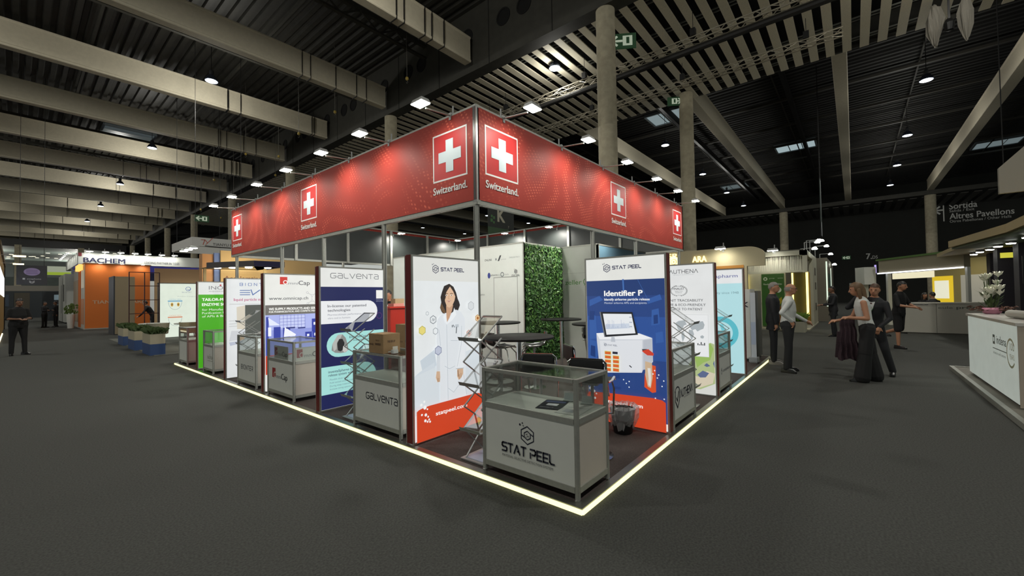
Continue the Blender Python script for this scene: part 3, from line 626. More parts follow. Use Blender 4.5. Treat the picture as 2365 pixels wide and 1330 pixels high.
A.poly('#c8ccd3', [(.16, 1.0), (.156, 1.083), (.261, 1.095), (.711, 1.107), (.864, 1.057), (.866, .79), (.778, .695), (.747, .687), (.732, .651), (.223, .6), (.193, .625)])
A.poly('#e7e9ec', [(.156, 1.085), (.261, 1.095), (.711, 1.107), (.864, 1.06), (.76, 1.04), (.2, 1.01)]); A.poly('#d9dce1', [(.2, .995), (.745, 1.03), (.732, .66), (.225, .61)]); A.poly('#b5bac3', [(.757, 1.03), (.862, 1.05), (.864, .8), (.78, .7), (.75, .69)])
A.poly('#b9bec6', [(.35, .99), (.36, 1.05), (.4, 1.05), (.41, .99)])
A.poly('#202226', [(.206, 1.352), (.634, 1.355), (.697, 1.09), (.265, 1.043)]); A.poly('#6d7178', [(.206, 1.352), (.222, 1.352), (.28, 1.045), (.265, 1.043)]); A.poly('#e2e5e8', [(.252, 1.33), (.622, 1.332), (.667, 1.106), (.296, 1.072)]); A.poly('#c7d0dd', [(.28, 1.2), (.59, 1.22), (.602, 1.165), (.292, 1.14)])
rn = random.Random(5)
for i in range(26): x = .29+.011*i; A.line('#8f9db8', [(x, 1.145+.0009*i), (x-.002, 1.15+.0009*i+rn.random()**3*.12)], .003)
for v in (1.3, 1.24, 1.19): A.rect('#aab2bf', .6, v-.012, .635, v)
hexlogo(A, '#4a5068', .285, .952, .02, .004); A.text('#4a5068', 'STAT PEEL', .315, .94, .02, .13)
for i in range(5):
    v = .838-.05*i
    A.rect('#cbbf62', .276+.001*i, v-.003, .362, v+.038); A.rect('#d4622e', .282, v-.001, .355, v+.03)
    if i: A.rect('#cbbf62', .384, v, .466, v+.042); A.rect('#d4622e', .389, v+.002, .46, v+.034)
A.rect('#262b3a', .385, .848, .452, .876); A.line('#33363c', [(.6, .725), (.62, .71)], .012)
A.poly('#33363c', [(.752, .93), (.81, .935), (.83, .91), (.77, .895)]); A.poly('#c8412f', [(.752, .91), (.828, .936), (.892, .889), (.887, .865), (.817, .864), (.77, .895)])
A.poly('#d24f28', [(.781, .652), (.871, .757), (.91, .75), (.907, .457), (.864, .443), (.773, .5)]); A.poly('#c6ab8c', [(.789, .795), (.868, .78), (.872, .615), (.848, .496), (.813, .509), (.786, .644)]); A.poly('#d8d6d0', [(.815, .72), (.85, .72), (.855, .6), (.845, .51), (.82, .53), (.825, .6)])
A.poly(ORG, [(.022, .022), (1.013, .022), (1.013, .35), (.977, .374), (.875, .386), (.319, .37), (.06, .354), (.04, .32), (.022, .3)])
for (u, v), r in zip([(.08, .399), (.121, .43), (.127, .368), (.161, .341), (.09, .295), (.142, .286)], (.018, .014, .019, .01, .01, .014)): A.disc('#eef0ef', u, v, r, n=12)
for u, v in ((.523, .555), (.593, .541), (.557, .515), (.591, .475), (.944, .655), (.979, .532), (1.0, .393), (.901, .39), (1.0, .595), (.9, .7), (.88, .66), (.93, .62)): A.disc('#dfe6ee', u, v, .008, n=8)
A.text('#f0efec', 'statpeel.com', .283, .252, .044, .468, .025)
A.build('front_print', kid(t, 'core'))
# navy panel
t = lightbox('backlit navy panel with pale blue pill shapes and a grey rock', (X0, 4.163, PH), 0, LB('e0e1de'))
A = Art((0, .004, 0)); NV = '#222754'; TQ = '#a3dbd6'; A.rect(NV, .022, .022, 1.013, 1.742)
A.strokes('#4b4d55', 'GaLVeNTa', .165, 1.868, .068, .79, .0075); A.rect('#e9e9e6', .889, 1.565, 1.003, 1.695); A.text('#b9bdd2', 'Scan for our', .889, 1.54, .013, .1); A.text('#b9bdd2', 'patent portfolio', .889, 1.518, .013, .12)
A.pill('#e6e8ea', .022, 1.217, .906, 1.541); A.pill(TQ, .099, .735, 1.013, 1.08, True, False); A.pill(TQ, .022, .226, .874, .612)
A.text('#3a3c48', 'In-license our patented', .116, 1.45, .038, .6, .006); A.text('#3a3c48', 'technologies', .116, 1.388, .038, .34, .006); A.text('#8b8e98', 'Pharmacokinetic performance in', .116, 1.331, .026, .56); A.text('#8b8e98', 'vitro and in humans', .116, 1.283, .026, .34)
A.poly('#8b8d8a', [(.167, .84), (.18, .93), (.22, .99), (.26, 1.05), (.33, 1.055), (.38, 1.0), (.41, .9), (.42, .82), (.38, .79), (.3, .787), (.22, .8)])
A.poly('#b3b5b1', [(.18, .93), (.22, .99), (.26, 1.05), (.33, 1.055), (.3, 1.0), (.25, .95), (.24, .85), (.2, .82)]); A.poly('#2b2d2e', [(.25, .93), (.28, .99), (.33, .99), (.36, .93), (.35, .84), (.3, .81), (.26, .83)]); A.poly('#c3c4c0', [(.34, .88), (.37, .9), (.4, .86), (.41, .81), (.36, .79), (.33, .82)])
A.text('#3a4a5c', 'InventaCaps', .437, .99, .034, .3, .006); A.text('#3a4a5c', 'mucoadhesive films', .5, .944, .03, .4)
A.text('#3a4a5c', 'inventaSpheres (pulsed', .118, .523, .036, .47, .006); A.text('#3a4a5c', 'release system with 7-day lag', .118, .475, .036, .55, .004)
for i, s_ in enumerate(('Flexible dose range', 'Fold tested with B-trials', 'During sleep treatment', 'Increase timing options of medication')): A.text('#6b8a94', s_, .137, .418-.045*i, .024, (.28, .36, .32, .5)[i])
A.ring('#56336a', .93, 1.3, .05, .01, n=16)
A.build('front_print', kid(t, 'core'))
# capsule panel
t = lightbox('backlit white and grey panel with a blue factory photo', (X0, 6.168, PH), 0, LB('dfe0dc'))
A = Art((0, .004, 0)); G5 = '#55565a'
A.rect('#c43a34', .262, 1.842, .386, 1.972); A.ring('#ece9e6', .353, 1.878, .038, .014); A.text('#8c8d90', 'mni', .402, 1.84, .05, .165); A.text(G5, 'Cap', .577, 1.836, .074, .2, .01); A.text(G5, 'www.omnicap.ch', .085, 1.57, .055, .66, .006)
ml = [(.73, 1.695), (.816, 1.644), (.903, 1.694), (.816, 1.544), (.735, 1.497), (.902, 1.497)]
for i, j in ((0, 1), (1, 2), (1, 3), (3, 4), (3, 5)): A.line('#9b9da0', [ml[i], ml[j]], .005)
for u, v in ml: A.disc('#e8e8e6', u, v, .017, n=12); A.ring('#9b9da0', u, v, .019, .005, n=14)
A.rect('#6b6964', .022, 1.31, 1.013, 1.48); A.text('#f2f2ee', 'WE SUPPLY PRODUCTS AND SERVICES', .08, 1.391, .042, .92, .03); A.text('#f2f2ee', 'FOR PHARMACEUTICAL AND COSMETIC INDUSTRY', .08, 1.347, .03, .9, .025)
A.rect('#8d97d6', .022, .62, 1.013, 1.31); A.rect('#a7b0e4', .022, 1.05, 1.013, 1.31); A.rect('#c2c9ee', .25, 1.06, .68, 1.3)
for i in range(8): A.line('#5f6bb8', [(.25+.061*i, 1.06), (.25+.061*i, 1.3)], .006)
for i in range(5): A.line('#5f6bb8', [(.25, 1.07+.056*i), (.68, 1.07+.056*i)], .006)
for r_ in ((.8, .98, .915, 1.215), (.3, .85, .42, 1.08), (.15, .86, .26, 1.1), (.68, .86, .8, .98), (.81, .85, .96, .985), (.03, .62, .07, 1.28), (.93, .95, 1.0, 1.2)): A.rect('#34409c', *r_)
for r_ in ((.83, 1.1, .88, 1.15), (.71, .9, .75, .94), (.84, .9, .87, .95), (.06, .95, .11, 1.1)): A.rect('#e9ecf6', *r_)
A.poly('#e9ecf6', [(.311, .92), (.328, 1.089), (.519, .948), (.5, .92)]); A.poly('#dbe0f3', [(.06, 1.27), (.25, 1.13), (.08, 1.13)]); A.rect('#2a3274', .35, 1.06, .5, 1.085); A.rect('#2a3274', .55, 1.05, .68, 1.07)
A.rect('#c43a24', .022, .3, 1.013, .62); A.rect('#e0e1dd', .022, .022, 1.013, .3); A.build('front_print', kid(t, 'core'))
# particle panel
t = lightbox('backlit white panel with striped blue letters and a dark grey screen', (X0, 8.144, PH), 0, LB('dcdfe0'))
A = Art((0, .004, 0)); BL = '#4a6aa6'; A.strokes(BL, 'BIONTER', .255, 1.875, .055, .66, .009, .75)
for i in range(3): A.rect(BL, .252, 1.682+.044*i, .441, 1.697+.044*i)
A.line(BL, [(.457, 1.79), (.49, 1.685), (.62, 1.785)], .018)
for i in range(3): A.rect(BL, .645, 1.682+.044*i, .83, 1.697+.044*i)
A.text('#b5527c', 'liquid particle explorer', .143, 1.563, .055, .72, .012); A.line('#9a9c9d', [(.071, 1.497), (.85, 1.49)], .006)
A.poly('#cfc8b8', [(.193, 1.437), (.343, 1.469), (.342, .98), (.2, .99)]); A.rect('#50544f', .345, .88, .85, 1.475); A.poly('#c9ccd0', [(.06, .75), (.34, .78), (.34, .95), (.1, .96)]); A.poly('#b6bccc', [(.08, .66), (.3, .7), (.3, .75), (.06, .73)])
for v in (1.16, 1.1, 1.05): A.line('#b7b9b8', [(.06, v), (.2, v)], .01)
A.poly('#d7b79a', [(.2, .82), (.32, .86), (.33, .78), (.24, .74)]); A.build('front_print', kid(t, 'core'))
# enzyme panel
t = lightbox('backlit bright green panel with white enzyme lettering', (X0, 10.13, PH), 0, LB('d9dcda'), '#8a2030')
A = Art((0, .004, 0)); A.rect('#47a51f', .022, .022, 1.013, 1.724); A.text('#77797c', 'INOFEA', .223, 1.842, .085, .56); A.disc('#b73b3f', .455, 1.945, .02); A.text('#8f9193', 'empowering enzymes', .223, 1.79, .03, .55)
A.text('#eef2ea', 'TAILOR-MADE', .09, 1.575, .065, .6, .03); A.text('#eef2ea', 'ENZYME SOLUTIONS', .09, 1.458, .065, .85, .03)
for i, (s_, w__) in enumerate((('for Manufacturing and', .78), ('Purification Processes', .74), ('of APIs & Biologics', .66))): A.text('#e3ecdc', s_, .09, 1.345-.078*i, .05, w__)
A.build('front_print', kid(t, 'core'))
# authentication panel
t = lightbox('backlit white panel with a world map sheet and a green globe', (4.099, Y1, PH), -PI/2, LB('dbdddd'))
A = Art((0, .004, 0)); G6 = '#4c4e52'; A.strokes(G6, 'vUTHENv', .365, 1.885, .055, .45, .008); A.text('#a7abad', 'PRODUCT AUTHENTICITY', .426, 1.853, .015, .32)
for i in range(11):
    for s_ in (-1, 1):
        an = -1.25+.25*i; A.disc('#9a9c9c', .507+s_*.125*math.cos(an), 1.608+.082*math.sin(an), .014, .01, 8)
A.text(G6, 'CPHI Awards', .44, 1.672, .018, .14); A.text(G6, 'FINALIST', .416, 1.624, .034, .18, .012); A.text('#7f8284', 'Supply Chain', .45, 1.594, .018, .12); A.text('#7f8284', 'Excellence', .46, 1.57, .018, .1); A.text('#7f8284', '2022', .49, 1.53, .016, .05)
A.text('#55575b', 'UNIT TRACEABILITY', .33, 1.437, .038, .54, .008); A.text('#55575b', 'REAL-TIME & ECO-FRIENDLY', .15, 1.368, .038, .756, .008); A.text('#55575b', 'FROM SOURCE TO PATIENT', .16, 1.3, .038, .7, .008)
A.poly('#d3d4cf', [(.3, .022), (1.013, .022), (1.013, .25), (.7, .1)]); A.poly('#a9b884', [(.55, .3), (.74, .62), (.86, .77), (.96, .81), (1.013, .79), (1.013, .2), (.8, .09), (.6, .1)]); A.poly('#94b45e', [(.72, .6), (.86, .76), (.96, .8), (1.0, .72), (.95, .55), (.85, .5), (.76, .42)]); A.poly('#cfc5ae', [(.58, .12), (.76, .1), (.98, .2), (1.013, .35), (.9, .38), (.78, .28), (.62, .3)])
for p in ([(.76, .31), (.84, .38), (.93, .35), (.88, .28), (.8, .27)], [(.86, .46), (.9, .5), (.95, .46), (.9, .44)], [(.99, .5), (1.01, .55), (1.013, .43)]): A.poly('#5a678a', p)
A.rect('#e3e5e6', .391, .59, .938, 1.235)
for r_ in ((.391, .59, .938, .594), (.391, 1.231, .938, 1.235), (.391, .59, .395, 1.235), (.934, .59, .938, 1.235)): A.rect('#b9bcbd', *r_)
for p in ([(.442, 1.091), (.5, 1.13), (.592, 1.146), (.623, 1.079), (.58, 1.06), (.556, 1.0), (.52, .97), (.49, .99), (.47, 1.05)], [(.54, .97), (.58, .95), (.59, .88), (.555, .8), (.54, .88)], [(.655, 1.063), (.7, 1.1), (.78, 1.12), (.862, 1.136), (.885, 1.08), (.867, 1.021), (.82, 1.0), (.78, .975), (.75, 1.01), (.7, .99)], [(.655, 1.0), (.71, .99), (.73, .93), (.69, .83), (.67, .9), (.645, .94)], [(.818, .903), (.85, .922), (.875, .9), (.86, .87), (.825, .875)]): A.poly('#a5adb1', p)
for i, hgt in enumerate((.03, .015, .05, .02, .04)): A.rect('#3e4044', .775+.024*i, .765, .79+.024*i, .765+hgt)
A.build('front_print', kid(t, 'core'))
# pharma panel
t = lightbox('backlit pale blue panel with a large turquoise ring', (6.217, Y1, PH), -PI/2, LB('dcdedf'))
A = Art((0, .004, 0)); A.rect('#acd6dc', .022, .022, 1.013, 1.745); A.text('#585c94', 'centapharm', .3, 1.86, .065, .64, .004); A.text('#6f8f98', 'reliable quality since 1948', .22, 1.543, .045, .73)
A.ring('#57b4c2', .62, .79, .31, .1, n=36); A.poly('#6cbcc8', [(.6, .95), (.66, .95), (.8, .52), (.72, .5)]); A.build('front_print', kid(t, 'core'))

# ---------------------------------------------------------------- glass showcases
def showcase(label, loc, rz, L, D, art=None, H=.92, contents=None):
    t = thing('glass_showcase', label, 'showcase', loc, rz, 'aluminium glass showcases of the stand'); p = .036
    for x in (0, L-p):
        for y in (0, D-p): MB().box(x, x+p, y, y+p, .0, H, .007).build('post', ALU, t)
    for z0, z1 in ((.055, .1), (.575, .615), (H-.03, H-.002)):
        for y in (.002, D-p+.002): MB().box(p, L-p, y, y+p-.004, z0, z1).build('rail', ALU, t)
        for x in (.002, L-p+.002): MB().box(x, x+p-.004, p, D-p, z0, z1).build('rail', ALU, t)
    f_ = MB().box(p, L-p, .012, .018, .1, .575).build('front_panel', WHITEP, t)
    for x in (.012, L-.018): MB().box(x, x+.006, p, D-p, .1, .575).build('side_panel', mat('side_panel_white', '#b9b1a6', .55, grain=.02, gscale=6), t)
    MB().box(p, L-p, D-.018, D-.012, .1, .575).build('back_panel', WHITEP, t)
    MB().box(.012, L-.012, .012, D-.012, .605, .617).build('shelf', mat('shelf_white', '#c6c9c0', .5), t)
    z0, z1 = .62, H-.03
    MB().box(p, L-p, .012, .017, z0, z1).build('glass_pane', GLASS, t); MB().box(p, L-p, D-.017, D-.012, z0, z1).build('glass_pane', GLASS, t)
    for x in (.012, L-.017): MB().box(x, x+.005, p, D-p, z0, z1).build('glass_pane', GLASS, t)
    MB().box(.03, L-.03, .03, D-.03, H-.012, H-.006).build('glass_top', GLASS, t)
    for x in (.018, L-.018):
        for y in (.018, D-.018): MB().lathe([(.024, -.001), (.024, .008), (.01, .012), (.01, .02)], 8, (x, y, 0)).build('foot', CHROME, t)
    if art:
        A = Art((0, .012, 0)); art(A); A.build('lettering', f_)
    return t
DK = dye('#1d2030')
def art_stat(A):
    hexlogo(A, DK, .51, .4, .08, .012); A.strokes(DK, 'STAT PEEL', .235, .225, .07, .56, .0145); A.text(dye('#55585c'), 'MATERIAL SELECTIVE DETECTION SYSTEM', .235, .178, .02, .53)
def art_galv(A): A.strokes(DK, 'GaLVeNTa', .29, .36, .072, .66, .012)
def omni(A, u, v, s):
    A.rect(dye('#8e2326'), u, v, u+.17*s, v+.2*s); A.ring(dye('#b9b4ae'), u+.14*s, v+.06*s, .065*s, .022*s); A.text(dye('#6b6d70'), 'mni', u+.215*s, v, .085*s, .24*s); A.text(dye('#3b3d40'), 'Cap', u+.46*s, v, .12*s, .29*s, .012)
def art_omni(A): omni(A, .19, .3, .78)
def art_biont(A): A.strokes(DK, 'BIONTER', .19, .3, .075, .62, .013, .5)
def art_inof(A): A.text(dye('#6f6c62'), 'INOFEA', .3, .3, .075, .36); A.disc(dye('#7c3a35'), .46, .4, .012); A.text(dye('#807d72'), 'empowering enzymes', .3, .26, .02, .36)
def art_auth(A):
    A.strokes(DK, 'vUTHENv', .27, .32, .085, .5, .016); A.ring(DK, .17, .4, .09, .016, .07, 20, .1, PI-.1); A.line(DK, [(.1, .42), (.1, .3), (.17, .22), (.24, .3), (.24, .42)], .018); A.line(DK, [(.135, .34), (.165, .3), (.215, .4)], .018); A.text(dye('#7a7c7e'), 'AUTHENTICITY', .4, .29, .018, .28)
def art_aph(A): A.ring(dye('#6f7276'), .2, .32, .04, .012); A.ring(dye('#6f7276'), .2, .36, .025, .01); A.text(dye('#6f7276'), 'centapharm', .27, .31, .05, .5)
R90 = -PI/2
showcase('glass showcase at the platform corner with a dark hexagon logo', (.075, 1.075, PH), R90, 1.0, .52, art_stat)
showcase('glass showcase in front of the navy panel carrying a cardboard box', (.075, 3.32, PH), R90, 1.0, .5, art_galv)
showcase('glass showcase with a red square logo on its front panel', (.075, 6.07, PH), R90, 1.02, .55, art_omni)
showcase('glass showcase beside the panel with striped blue letters', (.075, 7.53, PH), R90, .95, .5, art_biont)
showcase('glass showcase in front of the bright green panel', (.075, 9.76, PH), R90, .72, .5, art_inof)
showcase('last glass showcase at the far left end of the platform', (.075, 11.9, PH), R90, .8, .5)
showcase('glass showcase with a dark shield logo beside the blue panel', (2.18, .06, PH), 0, .86, .5, art_auth)
showcase('glass showcase between the world map panel and the pale blue panel', (4.26, .06, PH), 0, .8, .5, art_aph)

# brochures, holders and boxes
def sheet(label, loc, rz, w_, d, m, art=None, name='brochure', cat='brochure'):
    t = thing(name, label, cat, loc, rz); MB().box(-w_/2, w_/2, -d/2, d/2, 0, .004).build('cover', m, t)
    if art: A = Art((0, 0, .004), (1, 0, 0), (0, 1, 0), (0, 0, 1)); art(A); A.build('print', t)
zs = PH+.618
def dkb(A): A.rect(dye('#c9ccd0'), -.05, -.04, .05, .03); A.rect(dye('#3e4a6a'), -.09, .06, .09, .12); A.text(dye('#d5d8dc'), 'Identifier P', -.08, -.11, .018, .12)
def wtb(A): A.line(dye('#7d8082'), [(-.07, .05), (.07, .06)], .01); A.rect(dye('#9fa4a6'), -.06, -.1, .05, -.02)
sheet('dark brochure lying in the corner showcase', (.33, .47, zs), -1.3, .21, .3, dye('#23262e', .3), dkb); sheet('white leaflet lying beside the dark brochure in the corner showcase', (.3, .24, zs), -1.45, .21, .29, dye('#b9bcb6'), wtb)
for i, y in enumerate((.42, .24)):
    t = thing('card_holder', 'small clear card holder in the corner showcase, %s' % ['left one', 'right one'][i], 'card holder', (.5, y, zs), -1.4)
    b = MB(); b.box(-.05, .05, 0, .03, 0, .006); b.add([(-.05, .01, .006), (.05, .01, .006), (.05, .03, .085), (-.05, .03, .085)], [(0, 1, 2, 3)]); b.build('stand', glass('clear_acrylic', (.9, .93, .92), .12), t)
    b = MB(); b.add([(-.045, .016, .012), (.045, .016, .012), (.045, .032, .07), (-.045, .032, .07)], [(0, 1, 2, 3)]); b.build('card', dye('#a9ada6'), t)
CARD = mat('cardboard', '#8a6f4d', .85, grain=.08, gscale=9)
def carton(label, x0, x1, y0, y1, z0, z1, open_=False, name='cardboard_box'):
    t = thing(name, label, 'box', ((x0+x1)/2, (y0+y1)/2, z0)); h, k, H = (x1-x0)/2, (y1-y0)/2, z1-z0
    MB().box(-h, h, -k, k, 0, H-.004, .004).build('carton', CARD, t)
    b = MB().box(-h, h, -.024, .024, H-.004, H-.001); b.build('tape', dye('#a48a62', .35), t)
    MB().box(-h+.002, h-.002, -k+.002, -.002, H-.004, H).build('flap', CARD, t); MB().box(-h+.002, h-.002, .002, k-.002, H-.004, H).build('flap', CARD, t)
    A = Art((-h, k, 0), (0, -1, 0), (0, 0, 1), (-1, 0, 0)); A.text(dye('#4b3523'), 'FRAGILE', .1*k, H*.4, .022, k*.6, .02); A.text(dye('#4b3523'), 'MADE IN', k, H*.62, .02, k*.5); A.text(dye('#3b2c1e'), 'HANDLE', k*.95, H*.42, .026, k*.75, .02); A.build('print', t)
    A = Art((-h, -k, 0)); A.text(dye('#4b3523'), 'THIS SIDE UP', h*.5, H*.55, .025, h*.9, .02); A.rect(dye('#b9b6ab'), h*1.1, H*.12, h*1.7, H*.32); A.build('label_print', t)
    if open_:
        b = MB(); b.add([(-h, -k, H), (h, -k, H), (h, -k-.14, H-.05), (-h, -k-.12, H-.07)], [(0, 1, 2, 3), (3, 2, 1, 0)]); b.build('flap', CARD, t)
    return t
carton('cardboard box standing on the showcase in front of the navy panel', .085, .32, 2.66, 2.96, PH+.921, PH+1.145)
t = thing('device_charger', 'small white plug lying beside the box on the showcase', 'plug', (.2, 2.6, PH+.921)); MB().box(-.04, .04, -.025, .025, 0, .04, .01).build('body', dye('#a7a8a4'), t); b = MB(); b.tube([(0, .02, .02), (-.05, .05, .015), (-.03, .09, .01)], .006, 6); b.build('cable', dye('#b7b7b0'), t)
t = thing('red_cabinet', 'low red cabinet holding a large cardboard box behind the showcase', 'cabinet', (.8, 3.0, PH)); MB().box(-.2, .2, -.28, .28, .03, .82, .01).build('body', dye('#a3281f', .4), t); MB().box(-.19, .19, -.284, -.28, .05, .8).build('door', dye('#ab2c22', .4), t); MB().box(-.02, .02, -.3, -.284, .6, .62).build('handle', STEEL, t); MB().box(-.18, .18, -.26, .26, 0, .03).build('plinth', BLACK, t)
carton('larger open cardboard box behind the showcase, on a red cabinet', .63, .98, 2.75, 3.2, PH+.82, 1.26, True)
t = thing('crumpled_napkin', 'pale device with cables left on the showcase near striped letters panel', 'device', (.3, 6.85, PH+.921)); MB().lathe([(.11, 0), (.13, .03), (.12, .035), (.1, .006)], 14).build('dish', STEEL, t); b = MB(); b.tube([(-.1, .1, .02), (-.02, .05, .07), (.08, .0, .05)], .012, 6); b.build('handle', dye('#d0d0cc'), t)
t['label'] = 'small metal dish with a white handle on the showcase by the striped letters'; t.name = 'metal_dish'
for i, (x, y, rz, lab) in enumerate(((.12, 5.62, -PI/2, 'white card with red square logo inside the showcase, facing the aisle'), (.45, 5.13, 0, 'white card with red square logo inside the showcase, facing the navy panel'))):
    t = thing('logo_card', lab, 'card', (x, y, zs), rz); MB().box(-.27, .27, 0, .006, 0, .2).build('card', WHITEP, t); A = Art((-.27, 0, 0)); omni(A, .02, .04, .66); A.build('print', t)
    if i == 1: t.location.x = .36; t.scale = (.8, 1, 1)

# folding zigzag brochure racks
ACR = glass('acrylic_tray', (.93, .95, .94), .03)
def rack(label, loc, rz, w_=.25, dx=.3, dz=.215, base=.29, lv=5):
    t = thing('brochure_rack', label, 'rack', loc, rz, 'folding zigzag brochure racks')   # local +x points from tray lip to tray top
    for s_ in (-w_/2, w_/2):
        b = MB(); c = MB()
        for i in range(lv):
            z = base+i*dz; p_, q_ = (0, dx) if i % 2 == 0 else (dx, 0)
            b.bar((p_, s_, z), (q_, s_, z+dz), .015, .009)
            if i < lv-1: c.bar((q_, s_*.93, z), (p_, s_*.93, z+dz), .015, .009)
        b.bar((.28, s_, .012), (0, s_, base), .015, .009); c.bar((.02, s_*.93, .012), (dx, s_*.93, base), .015, .009)
        b.build('side_bar', STEEL, t); c.build('cross_bar', STEEL, t)
    for i in range(0, lv, 2):
        z = base+i*dz
        b = MB(); b.add([(.0, -w_/2, z+.006), (0, w_/2, z+.006), (dx, w_/2, z+dz+.006), (dx, -w_/2, z+dz+.006)], [(0, 1, 2, 3)]); tr = b.build('tray', ACR, t)
        b = MB(); b.box(-.04, .012, -w_/2-.012, w_/2+.012, z-.006, z+.004); b.add([(-.04, -w_/2-.012, z), (-.04, w_/2+.012, z), (-.055, w_/2+.012, z+.03), (-.055, -w_/2-.012, z+.03)], [(0, 1, 2, 3)]); b.build('lip', STEEL, tr)
        b = MB(); b.bar((dx, -w_/2, z+dz), (dx, w_/2, z+dz), .015); b.build('top_bar', STEEL, tr)
    b = MB(); b.box(-.02, .34, -w_/2-.03, w_/2+.03, 0, .012); b.bar((-.02, -w_/2-.03, .014), (.34, w_/2+.03, .014), .02, .01); b.build('base', STEEL, t)
    b = MB(); b.box(.02, .3, -w_/2+.01, w_/2-.01, .012, .016); b.build('base_tray', dye('#a3abc0', .3), t)
    return t
rack('zigzag brochure rack between the lab coat panel and the corner showcase', (.14, 1.26, PH), 0)
rack('zigzag brochure rack behind the showcase in front of the navy panel', (.16, 3.56, PH), 0)
rack('zigzag brochure rack behind the showcase by the striped letters panel', (.2, 7.74, PH), 0)
rack('zigzag brochure rack at the far left end before the green panel', (.5, 10.7, PH), 0)
rack('zigzag brochure rack in front of the world map panel', (3.3, .15, PH), PI/2)
rack('zigzag brochure rack in front of the pale blue panel', (5.3, .15, PH), PI/2)

# waste bin with liner
t = thing('waste_bin', 'black waste bin with a clear plastic liner before the blue panel', 'bin', (1.78, .5, PH))
MB().lathe([(.001, 0), (.1, 0), (.105, .01), (.14, .26), (.145, .27), (.137, .27), (.098, .012), (.001, .012)], 24).build('bucket', BLACK, t, True)
rnd = random.Random(11); b = MB(); n = 36; rings = ((.12, .1), (.145, .14), (.17, .18), (.185, .24), (.17, .29), (.15, .315), (.135, .3), (.125, .2)); k = len(rings)
vs = [((r+rnd.uniform(-.012, .016)*min(1, .5+j*.2))*math.cos(2*PI*i/n), (r+rnd.uniform(-.012, .016))*math.sin(2*PI*i/n), z+rnd.uniform(-.012, .012)-(.05 if j == 0 and i % 9 < 4 else 0)) for j, (r, z) in enumerate(rings) for i in range(n)]
b.add(vs, [(j*n+i, j*n+(i+1) % n, (j+1)*n+(i+1) % n, (j+1)*n+i) for j in range(k-1) for i in range(n)])
def filmmat():
    m = bpy.data.materials.new('plastic_film'); m.use_nodes = True; nt = m.node_tree; nt.nodes.clear()
    o = nt.nodes.new('ShaderNodeOutputMaterial'); mx = nt.nodes.new('ShaderNodeMixShader'); t_ = nt.nodes.new('ShaderNodeBsdfTransparent'); p = nt.nodes.new('ShaderNodeBsdfPrincipled'); l = nt.nodes.new('ShaderNodeLayerWeight')
    p.inputs['Base Color'].default_value = (.62, .63, .63, 1); p.inputs['Roughness'].default_value = .25; l.inputs[0].default_value = .4
    ma = nt.nodes.new('ShaderNodeMath'); ma.operation = 'MULTIPLY_ADD'; ma.inputs[1].default_value = .6; ma.inputs[2].default_value = .22
    nt.links.new(l.outputs['Facing'], ma.inputs[0]); nt.links.new(ma.outputs[0], mx.inputs[0]); nt.links.new(t_.outputs[0], mx.inputs[1]); nt.links.new(p.outputs[0], mx.inputs[2]); nt.links.new(mx.outputs[0], o.inputs[0])
    return m
b.build('liner', filmmat(), t)

# bar tables and stools
def table(label, x, y):
    t = thing('bar_table', label, 'table', (x, y, PH), 0, 'round bar tables inside the stand')
    MB().lathe([(.001, 1.065), (.4, 1.065), (.415, 1.075), (.415, 1.088), (.405, 1.095), (.001, 1.095)], 40).build('table_top', mat('black_table_top', '#0e0e0d', .6, spec=.25), t, True)
    MB().lathe([(.03, .012), (.03, 1.065)], 16).build('column', CHROME, t, True); MB().lathe([(.27, 0), (.27, .008), (.05, .02), (.032, .03), (.001, .03)], 28).build('base', CHROME, t, True)
table('large black round bar table nearest the front showcase', 1.16, 1.5); table('black round bar table in front of the hedge corner', 4.47, 3.05); table('black round bar table beside the pale grey wall', 3.07, 3.52); table('black round bar table partly hidden behind the blue panel', 3.55, 2.0-.25)
def stool():
    t = thing('bar_stool', 'x', 'stool')   # sits facing +x, backrest at -x
    MB().lathe([(.19, 0), (.19, .008), (.06, .02), (.03, .035), (.001, .035)], 24).build('base', CHROME, t, True)
    MB().lathe([(.028, .03), (.028, .42), (.018, .42), (.018, .7)], 12).build('gas_lift', STEEL, t, True)
    def prof(s_):   # side curve of seat and back
        return [(.19, s_, .715), (.17, s_, .74), (.05, s_, .725), (-.1, s_, .74), (-.16, s_, .77), (-.19, s_, .84), (-.2, s_, .93)]
    L_ = prof(.18); R_ = [(x, -y, z) for x, y, z in L_][::-1]
    MB().tube(L_ + [(-.2, .15, .96), (-.2, -.15, .96)] + R_ + [(.2, -.15, .71), (.2, .15, .71)], .0115, 8, True).build('frame', CHROME, t, True)
    b = MB()
    for (p, q) in zip(L_[1:-1], L_[2:]):
        b.add([(p[0], -.165, p[2]), (p[0], .165, p[2]), (q[0], .165, q[2]), (q[0], -.165, q[2])], [(0, 1, 2, 3)]); b.add([(p[0]+.004, -.165, p[2]-.02), (p[0]+.004, .165, p[2]-.02), (q[0]-.015, .165, q[2]-.016), (q[0]-.015, -.165, q[2]-.016)], [(3, 2, 1, 0)])
    for z in (.95,): b.box(-.218, -.195, -.155, .155, .8, z)
    b.build('seat_pad', BLACKLEATH, t)
    MB().tube([(.1, .17, .72), (.2, .17, .62), (.24, .15, .36), (.24, 0, .33), (.24, -.15, .36), (.2, -.17, .62), (.1, -.17, .72)], .011, 8).build('footrest', CHROME, t, True)
    b = MB(); b.box(-.08, .08, -.07, .07, .69, .71); b.tube([(.0, .05, .69), (.02, .2, .67)], .006, 6); b.build('mount', STEEL, t)
    return t
st0 = stool(); first_st = [True]
